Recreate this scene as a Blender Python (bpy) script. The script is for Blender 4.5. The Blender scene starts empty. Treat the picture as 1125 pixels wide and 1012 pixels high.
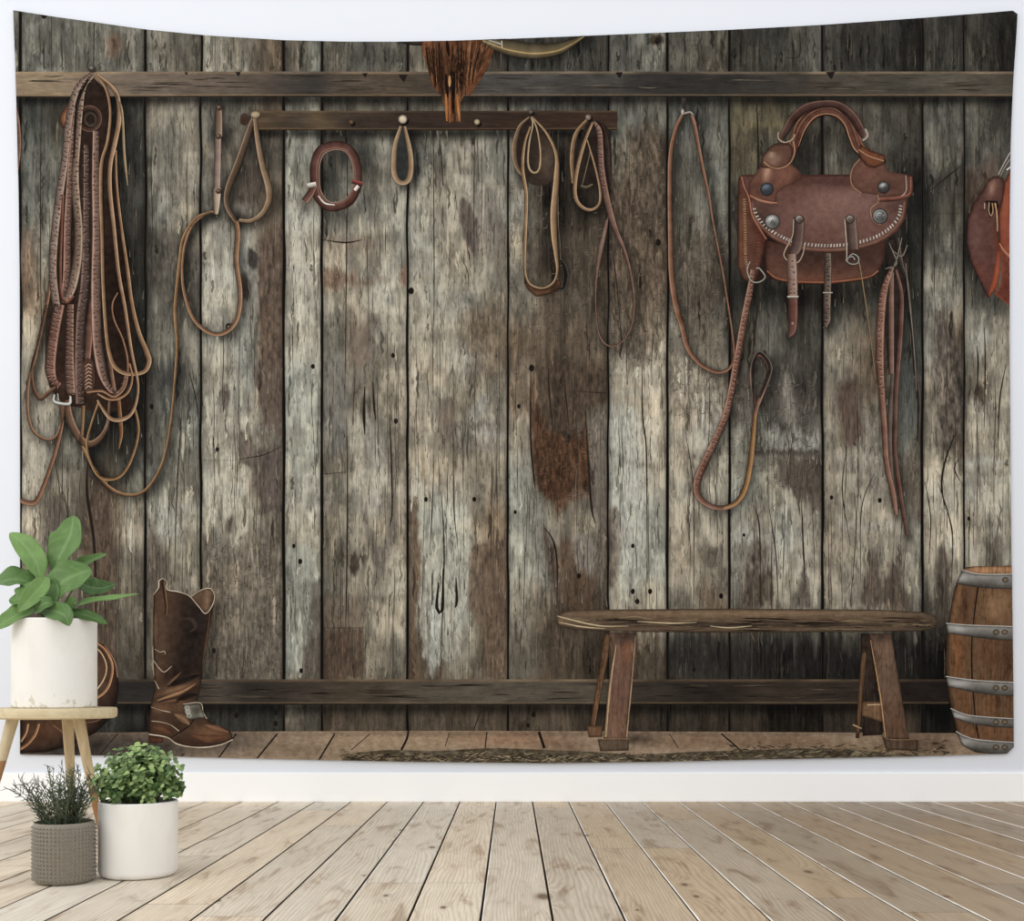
import bpy, bmesh, math, random
import numpy as np
from mathutils import Vector, Matrix, noise as mnoise
from mathutils.geometry import delaunay_2d_cdt

# ------------------------------------------------------------------ camera and measures
W, H = 1125, 1012
F = 1250.0            # focal length in pixels
HC = 0.55             # camera height
HY = 750.5            # horizon row
DW = F * HC / 130.5   # distance to the wall
S = DW / F            # metres per pixel at the wall
KP = 0.98             # brightness the print is lit with

scene = bpy.context.scene
COL = scene.collection
random.seed(7)
RNG = np.random.default_rng(5)

def at(px, py, D):
    return Vector(((px - 562.5) * D / F, D, HC - (py - HY) * D / F))
def floor_D(py): return F * HC / (py - HY)

def lin(c):
    o = []
    for v in c[:3]:
        v = max(0.0, min(255.0, v)) / 255.0
        o.append(v / 12.92 if v <= 0.04045 else ((v + 0.055) / 1.055) ** 2.4)
    return o
def lin_np(a):
    a = np.clip(a, 0, 255) / 255.0
    return np.where(a <= 0.04045, a / 12.92, ((a + 0.055) / 1.055) ** 2.4)

# ------------------------------------------------------------------ tags
def empty(name, loc, label, cat, group=None):
    o = bpy.data.objects.new(name, None)
    o.empty_display_size = 0.1
    COL.objects.link(o); o.location = loc
    o['label'] = label; o['category'] = cat
    if group: o['group'] = group
    return o
def link(name, me, mat=None, parent=None, label=None, kind=None):
    o = bpy.data.objects.new(name, me)
    COL.objects.link(o)
    if mat is not None:
        for m in (mat if isinstance(mat, (list, tuple)) else [mat]): me.materials.append(m)
    if parent is not None: o.parent = parent
    if label: o['label'] = label
    if kind: o['kind'] = kind
    return o

# ------------------------------------------------------------------ materials
def newmat(name):
    m = bpy.data.materials.new(name); m.use_nodes = True
    nt = m.node_tree; nt.nodes.clear()
    out = nt.nodes.new('ShaderNodeOutputMaterial')
    b = nt.nodes.new('ShaderNodeBsdfPrincipled')
    nt.links.new(b.outputs[0], out.inputs[0])
    b.inputs['Specular IOR Level'].default_value = 0.3
    return m, nt, b
def N(nt, t, **kw):
    n = nt.nodes.new(t)
    for k, v in kw.items(): setattr(n, k, v)
    return n
def math_(nt, op, a, b=None, c=None, clamp=False):
    n = nt.nodes.new('ShaderNodeMath'); n.operation = op; n.use_clamp = clamp
    for i, v in enumerate((a, b, c)):
        if v is None: continue
        if isinstance(v, (int, float)): n.inputs[i].default_value = v
        else: nt.links.new(v, n.inputs[i])
    return n.outputs[0]
def mixc(nt, fac, a, b, mode='MIX'):
    n = nt.nodes.new('ShaderNodeMix'); n.data_type = 'RGBA'; n.blend_type = mode
    for sock, v in ((n.inputs[0], fac), (n.inputs[6], a), (n.inputs[7], b)):
        if isinstance(v, (int, float)): sock.default_value = v
        elif isinstance(v, (tuple, list)): sock.default_value = (*v[:3], 1)
        else: nt.links.new(v, sock)
    return n.outputs[2]
def ramp(nt, fac, stops):
    n = nt.nodes.new('ShaderNodeValToRGB')
    e = n.color_ramp.elements
    while len(e) < len(stops): e.new(0.5)
    for i, (p, c) in enumerate(stops):
        e[i].position = p
        e[i].color = (*c, 1) if isinstance(c, (tuple, list)) else (c, c, c, 1)
    nt.links.new(fac, n.inputs[0])
    return n.outputs[0]
def coords(nt, scale, src='Object', rot=None):
    tc = nt.nodes.new('ShaderNodeTexCoord'); mp = nt.nodes.new('ShaderNodeMapping')
    mp.inputs['Scale'].default_value = scale
    if rot: mp.inputs['Rotation'].default_value = rot
    nt.links.new(tc.outputs[src], mp.inputs[0]); return mp.outputs[0]
def noise(nt, vec, scale=1.0, detail=3, rough=0.55, dist=0.0):
    n = nt.nodes.new('ShaderNodeTexNoise')
    n.inputs['Scale'].default_value = scale; n.inputs['Detail'].default_value = detail
    n.inputs['Roughness'].default_value = rough; n.inputs['Distortion'].default_value = dist
    nt.links.new(vec, n.inputs['Vector']); return n.outputs[0]
def attr(nt, name):
    n = nt.nodes.new('ShaderNodeAttribute'); n.attribute_name = name; return n

def plain(name, rgb, rough=0.6, spec=0.3, metal=0.0, nscale=0, namp=0.0, bump=0.0):
    m, nt, b = newmat(name)
    b.inputs['Roughness'].default_value = rough
    b.inputs['Specular IOR Level'].default_value = spec
    b.inputs['Metallic'].default_value = metal
    c = lin(rgb)
    if nscale:
        v = coords(nt, (nscale,) * 3)
        f = noise(nt, v, 1, 4)
        r = ramp(nt, f, [(0.3, 1 - namp), (0.7, 1 + namp)])
        nt.links.new(mixc(nt, 1.0, c, r, 'MULTIPLY'), b.inputs['Base Color'])
        if bump:
            bp = nt.nodes.new('ShaderNodeBump'); bp.inputs['Strength'].default_value = bump
            bp.inputs['Distance'].default_value = 0.002
            nt.links.new(f, bp.inputs['Height']); nt.links.new(bp.outputs[0], b.inputs['Normal'])
    else:
        b.inputs['Base Color'].default_value = (*c, 1)
    return m

# the print: dye on woven polyester.  Col = dye colour; fine vertical / horizontal / leather grain from noise nodes
def print_mat(name, sc1, sc2, amp1, amp2, fleck=0.0, fsc=(1, 1, 1), peel=None):
    m, nt, b = newmat(name)
    b.inputs['Roughness'].default_value = 0.95
    b.inputs['Specular IOR Level'].default_value = 0.05
    a = attr(nt, 'Col').outputs['Color']
    f1 = noise(nt, coords(nt, sc1), 1, 4, 0.65, 0.4)
    f2 = noise(nt, coords(nt, sc2), 1, 5, 0.7, 0.2)
    r1 = ramp(nt, f1, [(0.28, 1 - amp1), (0.5, 1.0), (0.74, 1 + amp1)])
    r2 = ramp(nt, f2, [(0.3, 1 - amp2), (0.5, 1.0), (0.72, 1 + amp2)])
    c = mixc(nt, 1.0, a, r1, 'MULTIPLY')
    c = mixc(nt, 1.0, c, r2, 'MULTIPLY')
    if fleck:
        f3 = noise(nt, coords(nt, fsc), 1, 2, 0.5, 0.6)
        r3 = ramp(nt, f3, [(0.33, 1 - fleck), (0.4, 1.0), (0.66, 1.0), (0.72, 1 + fleck * 0.6)])
        c = mixc(nt, 1.0, c, r3, 'MULTIPLY')
    if peel:
        f4 = noise(nt, coords(nt, peel), 1, 8, 0.72, 1.2)
        c = mixc(nt, 1.0, c, ramp(nt, f4, [(.36, .62), (.43, .80), (.465, 1.0), (.56, 1.04), (.62, 1.13)]), 'MULTIPLY')
    nt.links.new(c, b.inputs['Base Color'])
    return m
M_wood_v = print_mat('print_plank_wood', (240, 1, 6), (80, 1, 9), 0.34, 0.20, 0.38, (150, 1, 26), (26, 1, 8))
M_wood_h = print_mat('print_rail_wood', (9, 1, 230), (30, 1, 120), 0.26, 0.18, 0.2, (14, 1, 120))
M_leather = print_mat('print_leather', (120, 1, 120), (30, 1, 30), 0.12, 0.10)
M_line = print_mat('print_line', (80, 1, 80), (30, 1, 30), 0.05, 0.05)
M_ground = print_mat('print_ground', (60, 1, 240), (25, 1, 90), 0.22, 0.2, 0.3, (90, 1, 200))

# ------------------------------------------------------------------ numpy noise
def _hash(ix, iy, seed):
    h = (ix.astype(np.int64) * 374761393 + iy.astype(np.int64) * 668265263 + seed * 1442695040888963) & 0xFFFFFFFF
    h = ((h ^ (h >> 13)) * 1274126177) & 0xFFFFFFFF
    h = h ^ (h >> 16)
    return (h & 0xFFFF) / 65535.0
def vn(x, y, seed=0):
    ix, iy = np.floor(x), np.floor(y)
    fx, fy = x - ix, y - iy
    fx = fx * fx * (3 - 2 * fx); fy = fy * fy * (3 - 2 * fy)
    a = _hash(ix, iy, seed); b = _hash(ix + 1, iy, seed); c = _hash(ix, iy + 1, seed); d = _hash(ix + 1, iy + 1, seed)
    return (a * (1 - fx) + b * fx) * (1 - fy) + (c * (1 - fx) + d * fx) * fy
def fbm(x, y, seed=0, o=4):
    s = 0; a = 0.5; t = 0
    for i in range(o):
        s = s + a * vn(x * 2 ** i, y * 2 ** i, seed + 17 * i); t += a; a *= 0.55
    return s / t

# ------------------------------------------------------------------ outline of the hanging
TOPX = [15, 60, 104, 160, 230, 312, 380, 440, 500, 558, 640, 733, 801, 903, 1013, 1090, 1112, 1117]
TOPY = [12, 19, 25, 33, 40, 45, 46.5, 46.5, 45.5, 43.5, 40.5, 36.5, 33.5, 28, 20.5, 14.5, 12.5, 16]
BOTX = [15, 22, 190, 260, 350, 450, 600, 720, 850, 1000, 1090, 1106, 1113, 1120]
BOTY = [828, 829, 831, 833, 835, 837, 838.5, 837, 834, 831, 828.5, 828, 821, 800]
LEFX = [15, 17.5, 19.5, 21, 22, 22.5, 22.5]; LEFY = [12, 80, 150, 220, 300, 560, 840]
RIGX = [1117.5, 1116, 1112.5, 1110, 1108.5, 1109, 1111, 1113, 1113.5]; RIGY = [12, 40, 90, 150, 250, 400, 600, 760, 840]
def clampxy(x, y):
    x = np.asarray(x, float); y = np.asarray(y, float)
    for _ in range(2):
        y = np.clip(y, np.interp(x, TOPX, TOPY), np.interp(x, BOTX, BOTY))
        x = np.clip(x, np.interp(y, LEFY, LEFX), np.interp(y, RIGY, RIGX))
    return x, y
def cloth_depth(x, y):       # the cloth hangs with slow, shallow waves
    return 0.004 * np.sin(x / 150.0 + 0.4) * np.clip((y - 12) / 500, 0.2, 1) + 0.002 * np.sin(x / 61.0 + y / 300.0)
ORG = at(565, 836, DW - 0.004)
def to3(x, y, layer):
    x, y = clampxy(x, y)
    d = DW - 0.006 + .5 * cloth_depth(x, y) - layer * 0.0006
    X = (x - 562.5) * S; Z = HC - (y - HY) * S
    return np.stack([X - ORG.x, d - ORG.y, Z - ORG.z], -1)

def mesh_np(name, co, faces_flat, sizes, cols, mats=None, matidx=None):
    me = bpy.data.meshes.new(name)
    me.vertices.add(len(co)); me.vertices.foreach_set('co', np.asarray(co, np.float32).ravel())
    me.loops.add(len(faces_flat)); me.loops.foreach_set('vertex_index', np.asarray(faces_flat, np.int32))
    me.polygons.add(len(sizes))
    st = np.concatenate([[0], np.cumsum(sizes)[:-1]]).astype(np.int32)
    me.polygons.foreach_set('loop_start', st)
    if mats:
        for m in mats: me.materials.append(m)
    if matidx is not None: me.polygons.foreach_set('material_index', np.asarray(matidx, np.int32))
    me.update(calc_edges=True); me.validate()
    if cols is not None and len(me.vertices) == len(co):
        a = me.color_attributes.new('Col', 'FLOAT_COLOR', 'POINT')
        c = np.ones((len(co), 4), np.float32); c[:, :3] = cols
        a.data.foreach_set('color', c.ravel())
    return me

# ------------------------------------------------------------------ print layers
def catmull(P, step=2.5, closed=False):
    P = [np.array(p, float) for p in P]
    n = len(P); out = []
    rng = range(n if closed else n - 1)
    for i in rng:
        p1, p2 = P[i], P[(i + 1) % n]
        p0 = P[i - 1] if (i > 0 or closed) else 2 * p1 - p2
        p3 = P[(i + 2) % n] if (i + 2 < n or closed) else 2 * p2 - p1
        k = max(2, int(np.hypot(*(p2[:2] - p1[:2])) / step))
        for j in range(k):
            t = j / k
            out.append(0.5 * ((2 * p1) + (-p0 + p2) * t + (2 * p0 - 5 * p1 + 4 * p2 - p3) * t * t + (-p0 + 3 * p1 - 3 * p2 + p3) * t ** 3))
    if not closed: out.append(P[-1])
    return np.array(out)

SHADOWS = []      # printed shading of the plank picture beside what hangs on it
def mute_np(c, k=.82, d=.97):
    g = (c @ np.array((.3, .59, .11)))[:, None]
    return (g + (c - g) * k) * d
class Layer:
    def __init__(s): s.v = []; s.c = []; s.f = []; s.m = []; s.l = []
    def add(s, xy, cols, faces, layer, mi=0):
        b = len(s.v)
        s.v += [tuple(p) for p in xy]; s.c += [tuple(c) for c in cols]; s.l += [layer] * len(xy)
        for f in faces: s.f.append(tuple(b + i for i in f)); s.m.append(mi)
    def ribbon(s, P, w, prof, layer=1, closed=False, jit=5, step=2.5, mi=0, shadow=0):
        if np.isscalar(w): w = [w] * len(P)
        PP = catmull([(p[0], p[1], ww) for p, ww in zip(P, w)], step, closed)
        if shadow: SHADOWS.append((PP[:, :2] + np.array([3.0, 2.5]), float(np.mean(w)) / 2 + 5, shadow))
        n = len(PP)
        T = (np.roll(PP, -1, 0) - np.roll(PP, 1, 0))[:, :2] if closed else np.gradient(PP[:, :2], axis=0)
        T /= np.maximum(np.hypot(T[:, 0], T[:, 1]), 1e-6)[:, None]
        Nn = np.stack([-T[:, 1], T[:, 0]], 1)
        k = len(prof)
        xy = []; cc = []
        jr = RNG.normal(0, jit, n)
        jr = (jr + np.roll(jr, 1) + np.roll(jr, 2)) / 2.0
        for i in range(n):
            for (t, col) in prof:
                xy.append(PP[i, :2] + Nn[i] * t * PP[i, 2] / 2)
                cc.append([c + jr[i] for c in col])
        F_ = []
        for i in range(n if closed else n - 1):
            j = (i + 1) % n
            for q in range(k - 1):
                F_.append((i * k + q, i * k + q + 1, j * k + q + 1, j * k + q))
        s.add(xy, cc, F_, layer, mi)
        return PP
    def shape(s, P, base, blobs=(), layer=1, edge=None, ew=3.0, smooth=False, sp=2.6, jit=5, grad=None, mi=0, clos=True):
        if smooth: P = [tuple(p) for p in catmull(P, 3.0, True)]
        P = np.array(P, float)
        # split long edges
        Q = []
        for i in range(len(P)):
            a, b = P[i], P[(i + 1) % len(P)]
            k = max(1, int(np.hypot(*(b - a)) / sp))
            for j in range(k): Q.append(a + (b - a) * j / k)
        Q = np.array(Q)
        x0, y0 = Q.min(0); x1, y1 = Q.max(0)
        gx, gy = np.meshgrid(np.arange(x0 + sp / 2, x1, sp), np.arange(y0 + sp / 2, y1, sp))
        gx = gx.ravel() + RNG.uniform(-.2, .2, gx.size); gy = gy.ravel() + RNG.uniform(-.2, .2, gy.size)
        ins = np.zeros(gx.size, bool)
        for i in range(len(Q)):
            a, b = Q[i], Q[(i + 1) % len(Q)]
            if abs(a[1] - b[1]) < 1e-9: continue
            c = ((a[1] > gy) != (b[1] > gy)) & (gx < (b[0] - a[0]) * (gy - a[1]) / (b[1] - a[1]) + a[0])
            ins ^= c
        gx, gy = gx[ins], gy[ins]
        if gx.size:
            d = np.full(gx.size, 1e9)
            for q in Q: d = np.minimum(d, np.hypot(gx - q[0], gy - q[1]))
            k = d > sp * 0.5; gx, gy = gx[k], gy[k]
        pts = [Vector(q) for q in Q] + [Vector((x, y)) for x, y in zip(gx, gy)]
        n = len(Q)
        vs, es, fs, *_ = delaunay_2d_cdt(pts, [(i, (i + 1) % n) for i in range(n)], [], 1, 1e-4)
        vv = np.array([(v.x, v.y) for v in vs])
        d = np.full(len(vv), 1e9)
        for i in range(n):
            a, b = Q[i], Q[(i + 1) % n]; ab = b - a; L = max(ab @ ab, 1e-9)
            t = np.clip(((vv - a) @ ab) / L, 0, 1)
            d = np.minimum(d, np.hypot(*(vv - a - t[:, None] * ab).T))
        c = s.paint(vv, base, blobs, grad, jit)
        if edge is not None:
            w = np.exp(-(d / ew) ** 2)[:, None]
            c = c * (1 - w) + np.array(edge) * w
        s.add(vv, c, [tuple(f) for f in fs], layer, mi)
    def paint(s, vv, base, blobs, grad=None, jit=5):
        c = np.tile(np.array(base, float), (len(vv), 1))
        if grad: # (x0,y0,x1,y1,col)
            for g in grad:
                a = np.array(g[:2], float); b = np.array(g[2:4], float); ab = b - a
                t = np.clip(((vv - a) @ ab) / (ab @ ab), 0, 1)[:, None]
                c = c * (1 - t) + np.array(g[4], float) * t
        for (bx, by, rx, ry, rot, col, al) in blobs:
            ca, sa = math.cos(math.radians(rot)), math.sin(math.radians(rot))
            dx, dy = vv[:, 0] - bx, vv[:, 1] - by
            q = ((dx * ca + dy * sa) / rx) ** 2 + ((-dx * sa + dy * ca) / ry) ** 2
            w = (al * np.exp(-q))[:, None]
            c = c * (1 - w) + np.array(col, float) * w
        if jit:
            j = (fbm(vv[:, 0] / 4, vv[:, 1] / 4, 3, 3) - .5) * jit * 5
            c = c + j[:, None]
        return c
    def build(s, name, mats, parent, label=None):
        co = np.array(s.v); L = np.array(s.l, float)
        p3 = to3(co[:, 0], co[:, 1], L)
        cols = lin_np(mute_np(np.array(s.c))) / KP
        flat = [i for f in s.f for i in f]; sizes = [len(f) for f in s.f]
        me = mesh_np(name, p3, flat, sizes, cols, mats if isinstance(mats, list) else [mats], s.m)
        return link(name, me, None, parent, label)

def tr(x0, y0, sc, pts): return [(x0 + p[0] / sc, y0 + p[1] / sc) + tuple(p[2:]) for p in pts]

# ribbon profiles
def mute(c, k=.80, d=.93):
    c = np.array(c, float); g = c @ np.array((.3, .59, .11))
    return (g + (c - g) * k) * d
def strap(c, hi=None, dark=None, e=0.0):
    c = mute(c); hi = mute(hi, .85, .94) if hi is not None else None
    hi = np.array(hi if hi is not None else c * 1.5 + 12); dk = np.array(dark if dark is not None else c * 0.35)
    return [(-1, dk), (-.72, hi), (-.4, c * 1.1), (.1, c), (.6, c * .75), (1, dk)]
def strapr(c, hi=None, dark=None):
    return [(-t, q) for t, q in strap(c, hi, dark)][::-1]

TAPESTRY = empty('wall_tapestry', ORG,
    'large printed fabric tapestry of weathered barn planks with hanging tack, on the white wall', 'tapestry')

# ================================================================== motifs of the print
# ---- left bundle of straps
def tooling(Ly, PP, w, col, layer, pitch=4.2, kind=0):
    """little stamped marks along a strap"""
    d = 0
    for i in range(1, len(PP)):
        d += np.hypot(*(PP[i, :2] - PP[i - 1, :2]))
        if d < pitch: continue
        d = 0
        t = PP[i, :2] - PP[i - 1, :2]; t = t / max(np.hypot(*t), 1e-6); n = np.array([-t[1], t[0]])
        c = PP[i, :2]; a = w * 0.30
        sg = 1 if (i // 2) % 2 else -1
        lt = mute(np.array(col) * 2.0 + 34)
        for q in range(2):
            o = c + n * (RNG.uniform(-.32, .32) if kind == 0 else (q - .5) * .44) * w + t * RNG.uniform(-1, 1)
            an = RNG.uniform(-1.2, 1.2) if kind == 0 else RNG.uniform(-.3, .3)
            dn = n * math.cos(an) + t * math.sin(an); L = a * RNG.uniform(.45, .75)
            Ly.ribbon([o - dn * L, o + t * .5 * sg, o + dn * L], [.5, 1.3, .5], [(-1, col), (1, col)], layer, jit=6, step=1.5)
            Ly.ribbon([o - dn * L + t * 1.2, o + t * (1.2 + .4 * sg), o + dn * L + t * 1.2], [.3, .8, .3], [(-1, lt), (1, lt)], layer, jit=10, step=1.5)

B = Layer()
DK = (34, 24, 19)
B.shape([(101, 84), (118, 100), (126, 150), (134, 230), (141, 300), (146, 350), (150, 395), (140, 430), (148, 445), (140, 456), (118, 452), (100, 452), (88, 448), (74, 446), (64, 438), (54, 424), (50, 390), (52, 330), (57, 280), (64, 220), (72, 160), (80, 115), (90, 95)],
        (42, 29, 22), blobs=[(135, 200, 10, 80, 0, (26, 19, 16), .8), (95, 260, 10, 80, 0, (62, 48, 40), .6), (130, 330, 12, 60, 0, (30, 18, 14), .8), (85, 420, 30, 20, 0, (66, 42, 32), .7)], layer=1)
SHADOWS.append((np.array([(125, 110), (150, 200), (155, 330), (150, 430), (135, 500)], float), 26, .38))
SHADOWS.append((np.array([(90, 120), (120, 250), (115, 480)], float), 22, .3))
TB = (140, 110, 92); TC = (116, 78, 60); TD = (96, 60, 44)
def st(pts, w, c, lay, hi=None, tool=None, flip=False, **k):
    PP = B.ribbon(pts, w, (strapr if flip else strap)(c, hi), lay, shadow=k.get('shadow', 0))
    if tool: tooling(B, PP, np.mean(w) if not np.isscalar(w) else w, tool, lay + .5, kind=k.get('kind', 0), pitch=k.get('pitch', 4.0))
# coil roll
B.ribbon([(99 + 11 * math.cos(a), 131 + 12 * math.sin(a)) for a in np.linspace(0, 2 * math.pi, 18)[:-1]], 6, strap((74, 46, 32)), 2, closed=True)
B.ribbon([(100 + 5 * math.cos(a), 132 + 6 * math.sin(a)) for a in np.linspace(0, 2 * math.pi, 12)[:-1]], 4, strap((58, 44, 34)), 2, closed=True)
B.ribbon([(76, 116), (70, 128), (71, 138), (78, 144)], [3, 6, 6, 3], strap((132, 74, 42)), 2)
# back loops low
st([(74, 440), (76, 456), (82, 472), (91, 485), (101, 488), (112, 480), (119, 465), (121, 441)], [7, 9, 9, 9, 8, 6, 4, 3], (110, 76, 52), 2, shadow=.4)
st([(92, 446), (91, 470), (90, 487), (101, 511), (118.5, 534), (139, 544), (160, 539), (178, 511), (188, 465), (194, 400), (195, 375), (193, 345), (194, 325), (198, 287), (202, 262), (215.5, 241), (233, 233.5)],
   [4, 3.5, 3.5, 3.6, 3.8, 3.8, 3.4, 3, 2.6, 3, 3.6, 4.2, 4, 4, 3.6, 3.2, 3.2], (136, 92, 52), 2, hi=(205, 150, 90), shadow=.4)
st([(148, 446), (152.6, 470), (149, 493), (139, 516), (127, 526), (110, 524), (99, 505), (96, 487), (101, 466), (109, 442)], [3, 3, 3, 3.4, 3.6, 3.6, 3, 3, 2.6, 2.4], (140, 96, 54), 3, hi=(210, 158, 92), shadow=.35)
st([(131, 440), (132.5, 460), (133.5, 478), (131, 494)], [4, 5, 4.5, 1], (128, 80, 42), 3, shadow=.3)
st([(69, 446), (68.5, 468), (62, 495), (57, 511), (44, 545), (36, 553), (22, 550), (14, 548)], [3.5, 3.6, 4.2, 4, 5, 5.5, 5, 5], (140, 88, 60), 3, hi=(190, 130, 92), shadow=.35)
# left loops
st([(58, 290), (55, 317), (48.5, 351), (39, 393), (32, 420), (31, 452), (36, 472), (47, 482), (57, 483), (64, 477), (69, 462), (71, 446)], [4, 4, 4, 3.6, 3.4, 3.2, 3.2, 3.2, 3.2, 3, 3, 3], (132, 88, 60), 3, hi=(196, 142, 98), shadow=.45)
st([(52, 335), (44, 372), (36, 403), (37, 424), (44, 438), (54, 431.6), (67, 422)], [3, 3, 3.2, 4, 5, 4.6, 3], (104, 66, 44), 3, shadow=.35)
# bodies
st([(66, 335), (61, 360), (57, 388), (56, 408), (60, 420), (67, 424)], [12, 12, 12, 12, 9, 4], (122, 80, 62), 4, tool=(70, 42, 32), kind=1, pitch=3)
st([(101, 82), (88, 94), (80, 114), (75.5, 140), (72, 176), (66, 215), (61, 255), (58.5, 295), (61, 325), (64, 342)], [4, 6, 8, 8.5, 8.5, 9, 9, 9, 9, 8], TB, 4, tool=(66, 48, 40), hi=(180, 148, 124))
st([(95.5, 160), (95.5, 250), (94, 309), (89.5, 351), (88, 401), (88.5, 425), (89, 444)], [6, 8, 10, 11, 11, 12, 11], (92, 66, 54), 4, tool=(50, 36, 30), flip=True)
st([(78, 335), (77.5, 370), (77, 401), (78, 424), (79, 433)], [8, 9, 11, 11.5, 9], (118, 80, 62), 5, tool=(60, 40, 32), kind=1)
st([(101, 330), (99, 360), (96, 400), (92, 436)], [4, 9, 7, 4], (112, 70, 52), 4)
st([(106, 145), (106, 200), (107, 255), (106, 317), (107, 367), (110.6, 398), (115, 416), (123, 430), (130, 431), (136, 424), (139, 409)], [7, 9, 10, 11, 11, 11, 9, 5, 3, 3, 3], (128, 92, 74), 5, tool=(62, 42, 34), flip=True, pitch=4.6)
st([(111, 190), (112.5, 252), (114, 310), (116, 350), (121, 396), (128, 440)], [3.5, 3.6, 4, 4, 5, 4], (120, 80, 56), 5)
st([(103, 84), (93, 97), (88.5, 125), (86, 156), (83.5, 187), (84, 215), (87, 250), (86, 284), (79.5, 317), (71, 332)], [4, 5, 6.5, 7, 8, 9, 9.5, 10, 10, 7], (134, 100, 78), 6, tool=(62, 46, 36), hi=(190, 160, 128))
st([(84, 120), (80, 160), (77, 205), (75, 250), (74, 300), (70, 327)], [3, 5, 7, 8.5, 8.5, 5], (120, 82, 64), 5.5, tool=(66, 44, 36), flip=True)
st([(70, 215), (68, 260), (67, 300), (68, 324), (74, 333), (82, 326)], [2.5, 3, 3, 3, 4, 3], (118, 62, 44), 6.5)
st([(98, 88), (88, 108), (84, 130), (82, 175)], [2.5, 3, 3, 1.5], (40, 28, 22), 6.6, hi=(60, 44, 34))
# ring with twisted thread
B.shape([(92, 400), (97, 394), (103, 399), (105, 416), (102, 432), (96, 433), (92, 420)], (74, 50, 38), layer=6, smooth=True)
for k in range(7):
    y = 404 + k * 4
    B.ribbon([(94.5, y), (98, y - 3), (101.5, y - 1)], [1, 1.8, 1], strap((170, 128, 96)), 7, jit=3, step=1.5)
# right hand thin straps
st([(105.5, 82), (117, 98), (122, 124), (119, 156), (112.5, 180), (111.5, 215), (113, 260), (114, 310), (118, 370), (124, 398), (134, 409), (148, 411.5), (160, 408), (164.5, 398), (162, 388), (153, 365), (145.5, 333), (141, 298), (134, 250), (129, 205), (128, 166)],
   [2.5, 3, 3, 3.5, 4, 4, 4, 4, 4.2, 5, 5, 4.6, 5, 6, 6, 5, 4.4, 4, 3.4, 3, 2], (150, 104, 66), 7, hi=(208, 160, 108), flip=True, shadow=.3)
st([(107, 83), (122, 95), (130, 108), (131.6, 132), (127, 158), (122, 182), (121.5, 210), (126, 252), (131, 300), (138, 339), (145, 385), (152, 420), (151, 440), (145, 455), (134, 461.5), (122, 460), (112, 447), (108, 440)],
   [2.5, 4, 5, 5.5, 5.5, 5, 5, 4.5, 4.2, 4, 3.6, 3, 3, 4, 5, 4.6, 3.4, 2.4], (158, 112, 74), 8, hi=(218, 172, 122), shadow=.3)
st([(128, 103), (134.6, 124), (137, 166), (138.6, 185), (141, 205)], [2.2, 3, 3, 3, 1], (150, 118, 80), 8, hi=(214, 186, 136))
st([(130, 322), (124, 335), (126, 352), (136, 375), (141, 400), (138, 425), (126, 436), (113, 430), (96, 431)], [1.5, 2, 2, 2, 2.4, 2.6, 3, 3, 2.5], (142, 92, 60), 6.8)
st([(143, 400), (146, 415), (142, 430), (132, 438), (120, 439), (108, 433)], [2, 2.4, 3, 3.2, 3, 2.4], (150, 102, 64), 7.2)
B.ribbon([(17, 116), (20, 135), (21.5, 160), (19, 188), (16, 200)], [3, 5, 5, 4, 2], strap((112, 74, 54)), 3)
REINS = B.build('printed_rein_bundle', M_leather, TAPESTRY, 'printed picture of a bundle of tooled brown leather straps')
b_ = Layer()
b_.ribbon([(60.5, 434), (60.5, 442), (77, 444.5), (78.5, 436)], [2, 3, 3.4, 2.4], strap((196, 194, 186), (240, 240, 235), (70, 66, 60)), 9)
b_.ribbon([(64, 433), (65, 441)], 1.6, strap((150, 148, 140)), 9)
b_.build('buckle', M_line, REINS, 'silver buckle')
b_ = Layer()
b_.shape([(102 + 4.2 * math.cos(a), 77 + 3.8 * math.sin(a)) for a in np.linspace(0, 2 * math.pi, 12)[:-1]], (50, 44, 38), blobs=[(101, 75.5, 2, 1.6, 0, (170, 165, 155), .8)], layer=9, sp=1.3)
b_.build('hook', M_line, REINS)

# ---- small strap, stirrup loop and its lead
R = Layer()
R.ribbon([(240.7, 117), (240.7, 130), (240.7, 151)], [6, 8.4, 8.4], strap((128, 98, 76), (176, 146, 118)), 2, shadow=.5)
R.ribbon([(240, 149), (239.6, 175), (238.7, 212)], [7.4, 7.6, 8], strap((150, 118, 102), (182, 152, 136)), 2, shadow=.4)
R.ribbon([(239, 208), (238.6, 222), (238, 236)], [9, 8, 4.5], strap((178, 148, 116), (214, 190, 158)), 3, shadow=.3)
for (x, y, r) in ((241.5, 119.5, 3), (240.7, 151, 3), (240.5, 211, 3.2), (252, 360, 2)):
    R.shape([(x + r * math.cos(a), y + r * math.sin(a)) for a in np.linspace(0, 6.283, 10)[:-1]], (64, 44, 34), blobs=[(x - .8, y - 1, 1.4, 1.2, 0, (180, 160, 140), .8)], layer=4, sp=1.5)
R.ribbon([(254, 236), (259, 243), (261.5, 258), (260, 287), (264, 320), (263, 342), (257, 358), (243, 367.5), (227, 364), (212.6, 349.6), (204, 326), (200.7, 302), (203, 272.6), (211.5, 249), (224.5, 237), (235, 233.5)],
         [4, 5.5, 6, 5.5, 5.5, 5, 4.6, 4.4, 4.4, 4.2, 4, 3.2, 3, 3, 3, 3], strap((142, 96, 62), (206, 150, 100)), 2, shadow=.45)
R.ribbon([(280, 129), (274, 145), (263, 178), (252.5, 204), (249, 220), (252, 232), (260, 244)], [6, 7, 9, 8, 6, 5.5, 5], strapr((94, 68, 48), (164, 134, 100)), 3, shadow=.4)
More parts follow.
